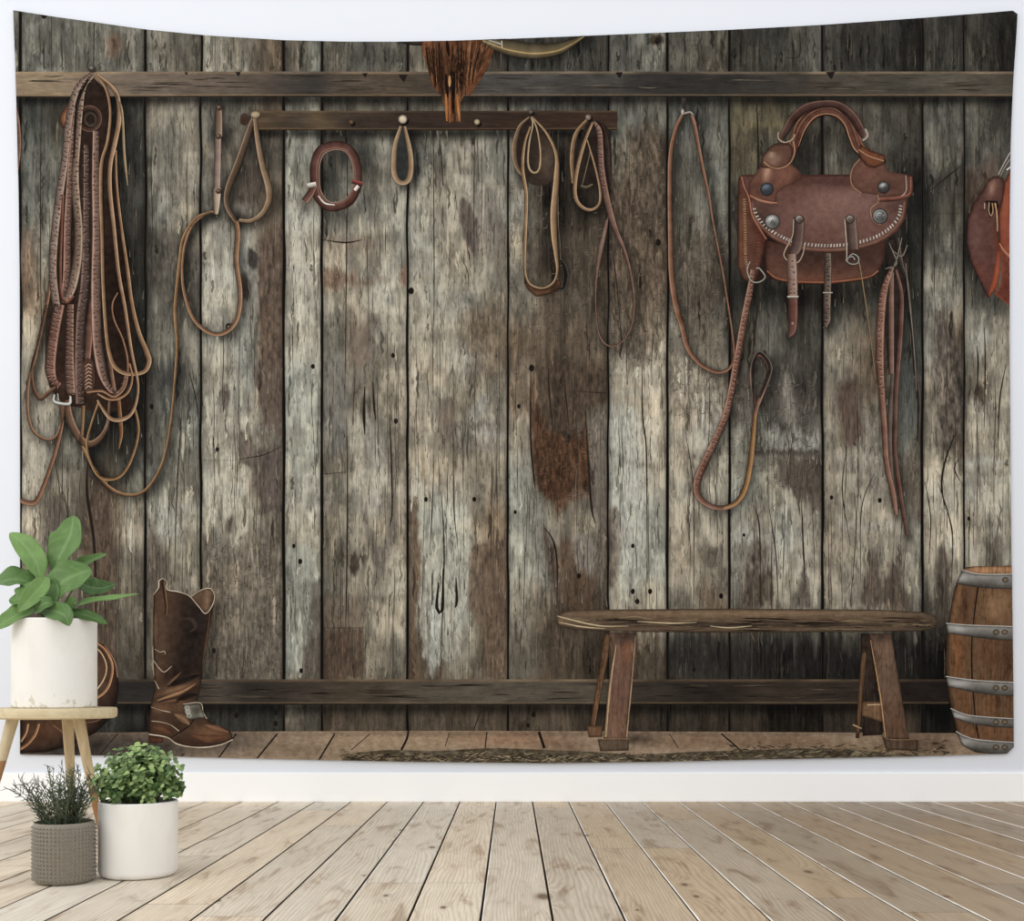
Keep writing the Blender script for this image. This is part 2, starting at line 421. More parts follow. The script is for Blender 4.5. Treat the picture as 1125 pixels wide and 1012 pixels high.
R.ribbon([(280.5, 129), (284, 158), (289, 183), (295.5, 206), (295.5, 222), (288, 236), (276, 243.5), (263, 243)], [5, 6, 7, 8, 7, 6, 5, 4], strapr((140, 106, 72), (190, 156, 116)), 3.4, shadow=.45)
R.shape([(281 + 6 * math.cos(a), 127 + 4.5 * math.sin(a)) for a in np.linspace(0, 6.283, 12)[:-1]], (170, 150, 118), layer=5, sp=1.6, edge=(70, 52, 38), ew=1.2)
R.shape([(269 + 5 * math.cos(a), 132 + 7 * math.sin(a)) for a in np.linspace(0, 6.283, 12)[:-1]], (64, 46, 36), layer=1, sp=1.8)
R.build('printed_strap_loop', M_leather, TAPESTRY, 'printed picture of a hanging leather strap loop with long lead')

# ---- round coil
C = Layer()
el = lambda cx, cy, rx, ry, n=26, a0=0: [(cx + rx * math.cos(a), cy + ry * math.sin(a)) for a in np.linspace(a0, a0 + 2 * math.pi, n + 1)[:-1]]
ring = [(369.6, 160), (353, 165), (346, 180), (345.5, 200), (348, 214), (357, 226), (369, 228), (384, 222), (392, 208), (393.5, 194), (391, 177), (383, 164)]
SHADOWS.append((np.array([(x + 12, y + 8) for x, y in ring], float), 16, .4))
C.ribbon(ring, 9.2, strap((98, 54, 43), (146, 96, 78), (40, 20, 16)), 2, closed=True)
C.ribbon([((x - 369.5) * .80 + 370, (y - 194) * .86 + 194) for x, y in ring], 1.6, [(-1, (150, 122, 104)), (1, (90, 60, 50))], 3, closed=True)
C.ribbon([(350, 216), (357, 224), (368, 226)], [1, 1.6, 1], [(-1, (226, 220, 210)), (1, (200, 190, 180))], 4)
C.ribbon([(346, 204), (341, 214), (335, 222)], [7, 8, 8], strap((112, 64, 50), (168, 118, 98)), 3, shadow=.3)
C.ribbon([(338, 205), (347.5, 203)], 5.5, strap((206, 196, 180), (236, 230, 216), (120, 100, 84)), 4)
C.ribbon([(387, 200), (399, 203)], 4.5, strap((132, 50, 42)), 5)
C.ribbon([(390, 210), (394, 205)], 4, strap((220, 212, 200), (240, 236, 226), (150, 120, 110)), 4.5)
C.build('printed_rope_coil', M_leather, TAPESTRY, 'printed picture of a red brown leather coil')

# ---- loops on the peg rail
D_ = Layer()
lp = [(440.7, 139.5), (434.5, 160), (432.8, 180), (433.5, 192), (437.5, 199.5), (442.7, 201.5), (448.5, 198.5), (451.2, 187), (450.5, 168), (444.5, 139.5)]
D_.shape([(441, 142), (436, 162), (435, 185), (438, 197), (447, 197), (449, 185), (447.5, 162), (444, 142)], (44, 46, 44), layer=1, smooth=True)
D_.ribbon(lp, [3.5, 5.6, 6.6, 6.6, 6, 6, 6.6, 6.8, 6, 3.5], strapr((160, 122, 82), (196, 158, 116)), 2, shadow=.5)
D_.build('printed_strap_loop', M_leather, TAPESTRY, 'printed picture of a small tan leather loop on a peg')

E = Layer()
t5 = lambda pts: tr(540, 100, 3.375, pts)
E.shape(t5([(140, 105), (105, 150), (92, 210), (100, 270), (125, 320), (150, 350), (200, 350), (232, 320), (235, 250), (205, 165), (160, 110)]), (44, 33, 27), blobs=[(600, 178, 10, 22, 0, (92, 74, 58), .8), (592, 200, 14, 8, 0, (60, 46, 38), .7)], layer=1, smooth=True)
SHADOWS.append((np.array([(602, 210), (603, 250), (600, 290)], float), 13, .5))
E.ribbon(t5([(140, 100), (105, 135), (86, 200), (84, 240), (95, 285), (112, 315)]), [2, 4, 6, 6, 5, 2], strapr((120, 90, 62), (190, 150, 104)), 2, shadow=.4)
E.ribbon(t5([(146, 100), (152, 130), (140, 190), (134, 260), (142, 296), (160, 308), (178, 292), (182, 230), (170, 150), (150, 100)]), [1.6, 1.8, 2, 2.4, 2.6, 2.8, 2.6, 2.2, 2, 1.4], strap((176, 140, 92), (216, 186, 136)), 4)
E.ribbon(t5([(143, 135), (122, 200), (115, 290), (128, 380), (128, 450), (124, 560), (122, 650), (130, 700), (150, 725), (190, 735), (228, 715), (244, 670), (238, 600), (232, 540), (230, 450), (240, 330), (240, 240), (205, 160), (150, 98)]),
         [2, 3, 4, 4, 4, 3.6, 3, 2.6, 2.4, 2.4, 2.6, 3, 5, 7, 7.6, 6.5, 4, 3, 2], strap((160, 116, 72), (214, 174, 122), (50, 34, 24)), 4, shadow=.4)
E.shape(t5([(121, 690), (140, 722), (165, 737), (200, 739), (236, 716), (248, 700), (262, 715), (250, 742), (200, 758), (165, 765), (135, 740), (122, 715)]), (102, 68, 44), blobs=[(610, 318, 8, 6, 0, (50, 36, 28), .8)], layer=3, edge=(50, 32, 22), ew=1.6)
E.ribbon(t5([(256, 630), (272, 655), (278, 690), (268, 735), (248, 738)]), [2, 4, 5, 4, 1.5], strap((38, 34, 30), (96, 90, 80)), 5)
E.ribbon(t5([(246, 330), (246, 480), (252, 560), (256, 640)]), 1.2, strap((92, 78, 60), (150, 130, 100)), 3)
E.build('printed_rein_loops', M_leather, TAPESTRY, 'printed picture of long tan reins looped on the peg rail')

G = Layer()
G.shape(t5([(360, 120), (330, 180), (300, 330), (330, 370), (380, 360), (400, 330), (440, 360), (445, 280), (440, 170), (410, 120)]), (40, 30, 25), layer=1, smooth=True)
G.ribbon(t5([(355, 108), (312, 165), (298, 250), (303, 345)]), [3, 5, 5, 4], strapr((138, 96, 60), (196, 150, 100)), 2, shadow=.3)
G.ribbon(t5([(330, 355), (350, 362), (375, 350)]), [3, 4, 2], strap((96, 80, 56), (150, 132, 92)), 2)
G.ribbon(t5([(352, 185), (365, 220), (348, 300), (335, 350)]), [1, 1.2, 1.4, 1], strap((110, 92, 64)), 2)
G.ribbon(t5([(375, 118), (345, 190), (318, 290), (308, 370), (318, 415), (345, 440), (375, 443), (400, 420), (402, 370), (388, 300), (370, 235), (355, 185)]), [2.5, 4, 4.4, 4.6, 4.4, 4, 3.4, 3, 2.8, 2.4, 2, 1.2], strap((160, 116, 74), (208, 162, 110)), 3, shadow=.4)
G.ribbon(t5([(392, 112), (412, 140), (425, 200), (432, 290), (440, 350)]), [2, 5, 6, 5, 3], strap((52, 36, 30), (84, 60, 48)), 2)
PPf = G.ribbon(t5([(378, 118), (398, 150), (403, 220), (408, 300), (428, 410), (458, 515), (490, 590), (515, 680), (528, 790), (515, 880), (475, 938), (430, 945), (398, 900), (387, 800), (390, 700), (408, 600), (425, 520), (432, 470)]),
         [3, 6, 7, 7, 7.5, 6, 4, 2.4, 1.8, 1.6, 1.8, 2, 1.6, 1.5, 1.6, 2.4, 2, 1], strap((128, 86, 70), (170, 124, 102), (48, 34, 26)), 4, shadow=.3)
tooling(G, PPf[:30], 5, (70, 42, 34), 4.5, pitch=4, kind=1)
G.ribbon(t5([(425, 480), (400, 600), (385, 720)]), [1.5, 5, 2], strap((124, 94, 76)), 2)
G.build('printed_rein_loops', M_leather, TAPESTRY, 'printed picture of brown reins with a thin loose loop at the end of the peg rail')

# ---- long strap beside the bag
L_ = Layer()
t6 = lambda pts: tr(700, 80, 3.372, pts)
t7 = lambda pts: tr(700, 280, 3.1625, pts)
L_.ribbon(t6([(168, 155), (142, 215), (124, 300), (120, 420), (122, 600), (126, 740), (140, 850), (165, 940)]) + t7([(175, 325), (215, 378), (255, 402), (285, 409), (318, 396), (334, 355), (328, 270), (310, 150), (295, 60)]) + t6([(280, 560), (262, 450), (245, 370), (225, 270), (212, 200), (200, 158)]),
          [3.5, 4.5, 5, 5, 5.4, 6.4, 6.6, 6.2, 5.4, 4.6, 4, 3.6, 3.2, 2.6, 2.2, 2, 2, 2.2, 3, 3.6, 4, 4.4, 4.2, 3], strapr((142, 88, 60), (192, 134, 98)), 3, shadow=.45)
L_.ribbon(t6([(162, 148), (175, 155), (195, 150), (208, 162)]), [2, 2.6, 2.6, 1.4], strap((150, 130, 112), (220, 210, 196)), 4)
L_.shape([(x, y) for x, y in el(749.5, 124, 2.2, 4, 10)], (190, 180, 166), layer=5, sp=1.4, edge=(80, 70, 60), ew=.8)
L_.ribbon(t6([(172, 95), (172, 140)]), 4.5, [(-1, (44, 38, 34)), (1, (60, 54, 48))], 2)
L_.build('printed_long_rein', M_leather, TAPESTRY, 'printed picture of one long plain brown rein hanging in a loop')

# ---- saddle bag
Bg = Layer()
t8 = lambda pts: tr(800, 95, 4.5, pts)
SHADOWS.append((np.array(t8([(120, 1000), (350, 1040), (600, 1040), (760, 980), (860, 800), (930, 600), (920, 450)]), float), 24, .5))
SHADOWS.append((np.array(t8([(330, 420), (420, 250), (560, 250), (640, 420)]), float), 16, .3))
Bg.shape(t8([(90, 560), (300, 700), (500, 800), (400, 900), (200, 960), (120, 960), (90, 800)]), (40, 26, 22), layer=1)
Bg.shape(t8([(48, 460), (60, 444), (95, 440), (110, 560), (190, 750), (165, 870), (140, 960), (110, 978), (70, 955), (42, 890), (44, 600)]), (92, 56, 42), grad=None, blobs=[(812, 270, 6, 50, 0, (112, 72, 52), .7), (836, 260, 6, 30, -20, (84, 40, 30), .8)], layer=2, edge=(44, 24, 18), ew=2)
Bg.shape(t8([(188, 765), (300, 780), (780, 760), (770, 860), (735, 930), (680, 958), (500, 982), (330, 980), (230, 960), (188, 925), (180, 850)]), (84, 54, 43), blobs=[(905, 308, 60, 7, 0, (118, 70, 50), .7), (905, 278, 70, 14, 0, (52, 33, 28), .8), (850, 292, 12, 14, 0, (104, 68, 54), .6)], layer=2.4, smooth=False, edge=(54, 30, 22), ew=2.4)
Bg.ribbon(t8([(190, 915), (240, 952), (340, 968), (500, 970), (680, 948), (740, 915)]), 1.6, [(-1, (168, 100, 68)), (1, (118, 66, 46))], 2.6)
Bg.shape(t8([(58, 448), (75, 440), (895, 438), (903, 460), (905, 540), (885, 562), (882, 600), (872, 660), (835, 722), (760, 775), (660, 808), (540, 825), (400, 822), (300, 802), (210, 755), (140, 690), (112, 620), (104, 560), (75, 500)]),
         (102, 68, 58), blobs=[(910, 222, 60, 30, 0, (128, 92, 82), .9), (910, 200, 90, 8, 0, (72, 44, 36), .8), (835, 240, 16, 22, 30, (66, 46, 38), .8), (985, 225, 14, 20, 0, (74, 52, 44), .7), (895, 270, 40, 8, 0, (96, 64, 54), .7), (870, 215, 22, 12, 0, (86, 52, 42), .5)],
         layer=3, edge=(60, 34, 26), ew=2.2)
# flap rim and stitching
rim = t8([(112, 575), (130, 650), (180, 715), (250, 765), (330, 795), (430, 812), (550, 812), (660, 795), (760, 758), (830, 700), (862, 640), (872, 575)])
Bg.ribbon(rim, 3.2, [(-1, (132, 92, 74)), (0, (112, 74, 58)), (1, (70, 44, 34))], 3.4)
sp_ = catmull(t8([(122, 590), (142, 645), (190, 700), (260, 745), (330, 772), (430, 788), (550, 788), (650, 772), (745, 738), (810, 690), (842, 640), (852, 580)]), 3.3)
for i in range(1, len(sp_) - 1):
    t = sp_[i + 1] - sp_[i - 1]; t = t / np.hypot(*t); n = np.array([-t[1], t[0]])
    x = sp_[i]
    Bg.ribbon([x - n * 1.7 + t * .4, x + n * 1.7 - t * .4], 1.4, [(-1, (206, 198, 186)), (1, (150, 138, 126))], 3.6, jit=14, step=1.5)
# gusset stamped marks and edging
g = catmull(t8([(78, 560), (82, 700), (84, 830), (92, 900)]), 2.4)
for i in range(len(g)):
    Bg.ribbon([g[i] + (-1.6, 0), g[i] + (0, 1), g[i] + (1.6, -.3)], [.6, 1.2, .6], [(-1, (176, 140, 96)), (1, (140, 100, 66))], 3, jit=10, step=1.3)
Bg.ribbon(t8([(62, 450), (75, 500), (100, 560), (115, 640), (160, 720), (185, 760)]), 2.6, strap((150, 82, 54)), 3.5)
g = catmull(t8([(150, 760), (146, 820), (140, 880)]), 2.8)
for i in range(len(g)): Bg.ribbon([g[i] + (-2, 0), g[i] + (2, .6)], 1, [(-1, (128, 78, 60)), (1, (70, 30, 24))], 3, step=1.3)
# shoulder pieces
Bg.shape(t8([(100, 530), (98, 480), (130, 440), (155, 400), (180, 372), (240, 400), (310, 388), (350, 420), (368, 460), (330, 480), (280, 500), (240, 530), (235, 580), (160, 575), (110, 555)]), (104, 66, 52), blobs=[(842, 190, 4, 9, 10, (206, 160, 132), .8), (862, 194, 10, 12, 0, (128, 80, 62), .6), (832, 208, 10, 8, 0, (80, 50, 40), .6), (876, 200, 6, 8, 0, (64, 38, 30), .7)], layer=4, smooth=False, edge=(70, 42, 34), ew=1.4)
Bg.ribbon(t8([(104, 545), (150, 568), (200, 580), (240, 582)]), [3, 3.6, 3.6, 2.5], strap((158, 94, 64)), 4.4)
Bg.shape(t8([(612, 500), (602, 450), (618, 395), (648, 360), (700, 402), (770, 382), (790, 425), (878, 440), (885, 540), (740, 552), (735, 540), (660, 530)]), (98, 64, 52), blobs=[(952, 190, 12, 12, 0, (118, 76, 62), .7), (975, 205, 12, 6, 0, (70, 46, 38), .6)], layer=4, edge=(78, 48, 38), ew=1.4)
Bg.ribbon(t8([(648, 362), (616, 400), (602, 450), (612, 498), (655, 532)]), 1.5, [(-1, (176, 132, 100)), (1, (110, 74, 58))], 4.4)
Bg.ribbon(t8([(738, 565), (800, 562), (860, 552), (900, 530), (902, 450)]), [4, 4.4, 4.4, 4, 3], strap((128, 66, 46)), 4.4)
Bg.ribbon(t8([(735, 540), (738, 575), (700, 610), (715, 670), (750, 688)]), 1.2, [(-1, (190, 150, 118)), (1, (100, 66, 52))], 4.6)
Bg.ribbon(t8([(874, 445), (876, 520), (850, 548)]), 1, [(-1, (196, 180, 164)), (1, (120, 90, 76))], 4.8)
BAG = Bg.build('printed_saddle_bag', M_leather, TAPESTRY, 'printed picture of a brown leather saddle bag')
Hn = Layer()
Hn.ribbon(t8([(250, 385), (300, 340), (332, 270), (362, 195), (412, 140), (480, 114), (545, 132), (596, 185), (622, 250), (646, 308), (700, 350), (765, 368)]), [8, 11, 13, 14, 14.5, 14.5, 15, 15, 14, 12, 12, 7],
          [(-1, (42, 26, 20)), (-.8, (138, 94, 66)), (-.55, (88, 52, 40)), (-.15, (122, 80, 60)), (0, (66, 38, 30)), (.3, (100, 60, 46)), (.75, (74, 44, 35)), (1, (34, 22, 18))][::-1], 5, shadow=.25)
Hn.ribbon(t8([(262, 262), (288, 215), (322, 160), (385, 110), (470, 90), (540, 98), (600, 142), (645, 205), (668, 262)]), [5, 9, 10, 10, 8, 9, 11, 10, 5], strap((84, 50, 42), (130, 90, 72), (36, 22, 18)), 5.5)
Hn.ribbon(t8([(245, 230), (245, 262), (275, 282), (315, 268), (328, 240)]), 1.6, strap((190, 156, 120), (230, 200, 160)), 6)
Hn.shape(t8([(160, 400), (170, 345), (210, 300), (240, 285), (300, 290), (318, 330), (300, 385), (255, 412), (200, 408)]), (92, 60, 46), blobs=[(849, 176, 9, 7, 0, (140, 108, 88), .9), (847, 171, 3, 2, 0, (214, 190, 166), .7)], layer=6, smooth=True, edge=(44, 26, 20), ew=1.6)
Hn.ribbon(t8([(318, 275), (325, 330), (300, 385), (250, 408), (205, 400), (175, 375)]), 2, strap((168, 108, 70), (220, 160, 110)), 6.5)
Hn.shape(t8([(640, 330), (650, 290), (700, 320), (770, 345), (778, 372), (755, 392), (720, 408), (680, 395), (655, 365)]), (112, 64, 40), layer=6, edge=(50, 28, 20), ew=1.6)
Hn.ribbon(t8([(640, 318), (690, 350), (765, 375)]), 2, strap((164, 104, 66), (222, 160, 104)), 6.6)
Hn.ribbon(t8([(672, 215), (682, 250), (660, 270)]), [3, 4, 3], strap((150, 128, 112)), 6.6)
Hn.ribbon(t8([(345, 300), (378, 215), (424, 158), (480, 140), (535, 152), (575, 195), (596, 255), (625, 318), (690, 366)]), [.6, 1.2, 1.2, 1, 1, 1.2, 1.4, 1.4, .6], [(-1, (190, 138, 98)), (1, (130, 84, 58))], 5.8)
Hn.ribbon(t8([(320, 255), (345, 190), (395, 135), (470, 108), (545, 118), (612, 170), (640, 225)]), [.5, 1.1, 1.1, .9, .9, 1.1, .5], [(-1, (34, 20, 16)), (1, (44, 26, 20))], 5.85)
Hn.build('handle', M_leather, BAG)
St = Layer()
St.ribbon(t8([(348, 650), (346, 720), (335, 800), (312, 835)]), [12, 12.5, 12, 8], strap((98, 70, 60), (134, 104, 90), (52, 34, 28)), 5)
St.ribbon(t8([(320, 660), (315, 740), (285, 800), (272, 840), (300, 872), (340, 875), (365, 840), (376, 790)]), 1.5, strap((182, 150, 120), (220, 196, 164)), 5.6)
St.ribbon(t8([(605, 650), (612, 740), (617, 812)]), [11, 12, 12], strap((100, 72, 60), (140, 110, 94), (52, 34, 28)), 5)
St.ribbon(t8([(572, 660), (580, 760), (583, 830), (580, 868)]), 1.4, strap((190, 166, 140), (228, 212, 190)), 5.6)
PPs = St.ribbon([(869, 280), (870, 300), (870.5, 326)], [10, 11, 11], strap((158, 120, 102), (186, 150, 130), (84, 54, 42)), 6, shadow=.4)
tooling(St, PPs, 7, (84, 56, 46), 6.4, pitch=5)
St.ribbon([(870.5, 326), (870.5, 350), (869.5, 364), (866, 371)], [11, 11, 9, 2], strap((110, 62, 50), (150, 92, 74), (50, 26, 20)), 6, shadow=.4)
PPs = St.ribbon([(909, 279), (909, 300), (908, 340), (908, 352), (906, 360)], [7, 8, 8, 8, 3], strap((104, 82, 66), (140, 118, 98), (44, 32, 26)), 5, shadow=.4)
tooling(St, PPs, 6, (48, 36, 30), 5.4, pitch=3)
St.ribbon([(942, 285), (945, 299), (953, 352), (959, 398), (961, 418)], [1.2, 1.4, 1.2, 1, .6], strap((150, 116, 70), (180, 146, 92)), 4)
St.build('strap', M_leather, BAG)
def fit(name, fn, label=None):
    l = Layer(); fn(l); l.build(name, M_line, BAG, label)
def stud(x, y, r, c=(120, 120, 116), lay=6, h=(214, 214, 208), marks=()):
    def fn(Mt):
        Mt.shape(el(x, y, r, r, 20), c, blobs=[(x - r * .2, y - r * .35, r * .55, r * .35, -20, h, .85), (x + r * .3, y + r * .4, r * .5, r * .4, 0, (50, 48, 46), .6)], layer=lay, sp=1.5, edge=(36, 30, 28), ew=1.3, jit=3)
        for m_ in marks: Mt.ribbon([(x + a_, y + b_) for a_, b_ in m_], 1.0, strap((66, 64, 62)), lay + .6)
    fit('stud', fn)
stud(*t8([(190, 512)])[0], 7.4, (56, 62, 72), h=(110, 124, 140))
stud(*t8([(216, 672)])[0], 8.6, marks=[[(-2, 3), (0, -2), (2, 3)]])
stud(*t8([(765, 503)])[0], 6.8, (70, 66, 68), marks=[[(-4, 1), (0, 4), (4, 1)]])
stud(*t8([(747, 646)])[0], 8.6, marks=[[(dx, 3), (dx, -2), (dx + 1, -3)] for dx in (-2, 0, 2)] + [el(0, 0, 5, 5, 14)])
stud(*t8([(350, 660)])[0], 5, (120, 96, 76), 7, marks=[el(0, 0, 1.6, 1.6, 8)]); stud(*t8([(600, 660)])[0], 5, (120, 96, 76), 7, marks=[el(0, 0, 1.6, 1.6, 8)])
fit('ring', lambda l: l.ribbon(t8([(105, 870), (90, 910), (110, 965), (150, 972), (182, 945), (150, 900), (135, 905)]), 1.8, strap((150, 140, 126), (216, 208, 192)), 7))
fit('ring', lambda l: l.ribbon(t8([(590, 855), (612, 832), (640, 850), (636, 878), (600, 880), (585, 862), (610, 845), (622, 862)]), 1.6, strap((140, 134, 124), (214, 208, 196)), 7))
fit('buckle', lambda l: l.ribbon([(864.5, 327), (876.5, 327)], 2.4, strap((190, 178, 160), (236, 226, 210)), 7))
fit('buckle', lambda l: l.ribbon([(903.5, 322.5), (914, 322.5)], 1.6, strap((180, 170, 150), (226, 216, 200)), 7))
fit('rivet', lambda l: l.shape(el(870.4, 356, 2.6, 2.8, 10), (150, 120, 104), layer=7, sp=1.2, edge=(60, 36, 30), ew=.8))

# ---- tooled strap under the bag
T_ = Layer()
PPt = T_.ribbon(t7([(402, 55), (392, 120), (372, 220), (345, 370), (325, 480), (303, 570), (268, 650), (228, 735), (207, 790), (212, 840), (250, 872), (300, 880), (345, 860), (375, 810), (393, 720), (402, 630), (410, 545), (438, 470), (458, 410), (446, 368), (424, 350), (402, 372), (396, 430), (408, 530)]),
         [6.5, 7.4, 8, 7.6, 7.6, 7.6, 8, 8.6, 8.4, 7, 5.4, 5.4, 6, 6.6, 6.4, 5.6, 5, 5, 5.4, 4.6, 4, 3.6, 4, 3], strapr((138, 88, 66), (192, 138, 108), (50, 30, 22)), 4, shadow=.4)
T_.ribbon(t7([(300, 881), (345, 861), (375, 811), (393, 721), (402, 631), (410, 555)]), [2.5, 4, 5, 4.6, 4, 2], strapr((168, 114, 54), (206, 150, 84), (104, 66, 32)), 4.4)
tooling(T_, PPt[:95], 6.5, (84, 52, 42), 4.6, pitch=4.2)
T_.ribbon(t7([(404, 540), (398, 440), (400, 380), (420, 342), (445, 358), (462, 395), (450, 440), (425, 500)]), [2, 3, 3.6, 4, 4.4, 4.6, 4, 2], strap((58, 44, 38), (140, 126, 112)), 5)
T_.build('printed_tooled_strap', M_leather, TAPESTRY, 'printed picture of a tooled leather strap under the saddle bag')

# ---- strap tassel right of the bag
J = Layer()
J.shape([(976, 265), (990, 262), (998, 300), (990, 340), (984, 410), (976, 412), (968, 330), (975, 300)], (44, 34, 30), layer=1)
SHADOWS.append((np.array([(990, 280), (1000, 340), (1004, 430), (1004, 480)], float), 14, .35))
J.ribbon([(985, 262), (989, 290), (996, 312), (1001, 360), (1004, 400), (1009, 440), (1008, 485)], [5, 6, 4, 3, 3, 4, 2], strap((60, 48, 42), (120, 104, 90)), 2)
J.ribbon([(983.7, 297), (989.8, 327), (988, 377), (984, 428), (983, 470), (983, 500), (988.8, 545), (996, 588)], [3, 5, 5.4, 5, 4.6, 4.4, 5.4, 3], strap((110, 68, 54), (150, 104, 84)), 3, shadow=.4)
J.ribbon([(979, 300), (978.5, 340), (979, 411)], [5, 6.4, 5.6], strap((132, 90, 72), (166, 124, 102)), 2.5)
J.ribbon([(980, 411), (977, 470), (979, 520), (984, 548)], [4, 5, 4, 2], strap((104, 82, 68), (130, 104, 88)), 2)
PPj = J.ribbon([(980, 294), (971, 318), (967, 350), (966, 392), (968, 430), (971, 470), (973.6, 510), (981, 545), (984, 566)], [4, 8, 9.4, 9, 7, 6.4, 6, 6, 4], strap((146, 94, 72), (186, 134, 108), (56, 34, 26)), 4, shadow=.4)
tooling(J, PPj[:55], 7, (84, 52, 42), 4.4, pitch=3.6)
for pts in ([(976, 268), (984, 290), (972, 296)], [(990, 262), (984, 286), (978, 300)], [(996, 270), (990, 282), (980, 276)], [(994, 290), (998, 330), (1003, 380), (1006, 430)]):
    J.ribbon(pts, [1, 1.8, 1] if len(pts) == 3 else [1, 1.2, 1.2, .8], strap((120, 104, 88), (190, 176, 156)), 5)
J.build('printed_strap_tassel', M_leather, TAPESTRY, 'printed picture of a tassel of narrow leather straps')

# ---- saddle at the right edge
K_ = Layer()
t9 = lambda pts: tr(1040, 160, 5.471, pts)
SHADOWS.append((np.array(t9([(130, 480), (150, 700), (230, 900), (340, 980)]), float), 14, .4))
K_.shape(t9([(376, 150), (345, 220), (318, 330), (306, 440), (312, 580), (330, 640), (400, 720), (400, 150)]), (138, 66, 44), blobs=[(1103, 220, 6, 30, 0, (160, 82, 54), .6)], layer=1, edge=(60, 28, 20), ew=2)
K_.shape(t9([(285, 895), (320, 840), (330, 760), (318, 610), (400, 740), (400, 980), (350, 945)]), (96, 46, 34), blobs=[(1106, 300, 8, 20, 0, (120, 60, 42), .6)], layer=1.5, edge=(140, 66, 42), ew=1.4)
K_.ribbon(t9([(312, 590), (340, 640), (400, 700)]), [2, 4, 5], strap((176, 92, 58)), 2)
K_.shape(t9([(300, 186), (335, 200), (346, 240), (335, 330), (305, 430), (300, 520), (318, 650), (320, 740), (300, 850), (250, 918), (232, 895), (188, 800), (140, 700), (115, 580), (122, 450), (160, 350), (215, 265), (248, 205)]), (92, 58, 50), blobs=[(1089, 207, 4, 10, 10, (172, 128, 104), .8), (1072, 260, 8, 22, 0, (106, 72, 66), .7), (1076, 215, 8, 14, 20, (70, 44, 38), .5), (1075, 305, 10, 14, 0, (112, 60, 46), .7)], layer=3, edge=(48, 28, 22), ew=1.8)
K_.shape(t9([(288, 470), (302, 560), (318, 650), (320, 760), (300, 850), (252, 918), (245, 895), (275, 790), (296, 650), (284, 520)]), (164, 78, 48), layer=4, edge=(110, 48, 32), ew=1.4)
K_.shape(t9([(228, 335), (300, 335), (312, 370), (296, 400), (275, 400), (258, 438), (242, 410), (238, 360)]), (34, 24, 20), layer=4)
K_.ribbon(t9([(250, 345), (248, 400), (262, 428), (275, 400), (270, 350)]), 1.3, strap((190, 140, 84), (230, 190, 130)), 5)
K_.ribbon(t9([(285, 350), (296, 420), (300, 520)]), [2.5, 2, 1.4], strap((190, 128, 78)), 5)
K_.ribbon(t9([(222, 350), (222, 385)]), 1.6, strap((160, 140, 124)), 5)
K_.ribbon(t9([(376, 45), (340, 110), (305, 178)]), 1.8, strap((170, 156, 140), (220, 212, 200), (50, 40, 34)), 4)
K_.ribbon(t9([(378, 80), (345, 130), (318, 185)]), 1.8, strap((130, 116, 104), (200, 190, 176), (50, 40, 34)), 4)
K_.ribbon(t9([(378, 132), (355, 150)]), 2, strap((190, 180, 168)), 4)
K_.build('printed_saddle', M_leather, TAPESTRY, 'printed picture of a brown saddle cut off by the right edge')

# ---- animal head: hair and horns
X = Layer()
t4 = lambda pts: tr(400, 20, 3.516, pts)
X.ribbon(t4([(120, 86), (170, 98), (240, 100)]), [1, 4, 5], strap((52, 38, 28)), 1)
X.shape(t4([(222, 60), (508, 60), (500, 130), (480, 190), (450, 240), (425, 280), (408, 305), (392, 290), (372, 330), (374, 404), (356, 402), (352, 350), (344, 404), (326, 402), (318, 350), (306, 340), (300, 290), (280, 285), (262, 262), (246, 200), (228, 140)]),
        (98, 58, 34), blobs=[(468, 60, 6, 40, 0, (150, 88, 48), .6), (495, 55, 5, 30, 0, (70, 36, 18), .7), (520, 70, 14, 30, 0, (84, 46, 24), .7), (505, 100, 8, 30, 0, (150, 84, 42), .5)], layer=2, jit=12)
rr = random.Random(3)
for i in range(150):
    x = rr.uniform(466, 540); top = 42 + rr.uniform(0, 26)
    u = abs(x - 497) / 45
    bot = min(136, (112 - 50 * u ** 1.5) + rr.uniform(-8, 6)); 
    if bot < top + 8: continue
    xe = 497 + (x - 497) * .82
    c = mute(rr.choice([(142, 84, 48), (92, 54, 32), (50, 30, 20), (164, 104, 62), (108, 66, 40), (40, 26, 18)]), .9, 1)
    X.ribbon([(x, top), ((x + xe) / 2 + rr.uniform(-1.5, 1.5), (top + bot) / 2), (xe, bot)], [.8, 1.6, .5], [(-1, c), (1, np.array(c) * .7)], 3, jit=8)
for (x0, y0, x1, y1, c) in ((490, 82, 492, 108, (28, 16, 12)), (499, 80, 498, 110, (28, 16, 12)), (494, 84, 494, 96, (206, 150, 90)), (490, 104, 491, 134, (176, 110, 56)), (494, 104, 494.5, 136, (150, 88, 44)), (502, 104, 505, 134, (186, 118, 62)), (498, 108, 498, 126, (40, 22, 14)), (491, 45, 493, 62, (36, 20, 14))):
    X.ribbon([(x0, y0), ((x0 + x1) / 2, (y0 + y1) / 2), (x1, y1)], [1.5, 3.6, 1.6], [(-1, np.array(c) * .7), (0, c), (1, np.array(c) * .7)], 3.5)
HEAD = X.build('printed_animal_head', M_leather, TAPESTRY, 'printed picture of the lower part of a long haired skull')
X = Layer()
X.ribbon([(530, 44), (540, 47), (559, 53), (585, 57), (610, 55), (627, 48.5), (643, 40)], [9, 14, 17, 17, 14, 9, 2], [(-1, (34, 28, 20)), (-.5, (78, 68, 48)), (0, (98, 84, 56)), (.22, (112, 94, 60)), (.34, (188, 156, 96)), (.46, (104, 88, 58)), (1, (44, 38, 28))][::-1], 3, shadow=.5)
X.ribbon([(551, 46), (551.5, 54)], 1.4, [(-1, (214, 206, 190)), (1, (120, 110, 90))], 4)
X.ribbon([(537, 46), (545, 48), (551, 50)], 2, [(-1, (180, 176, 166)), (1, (120, 114, 100))], 4)
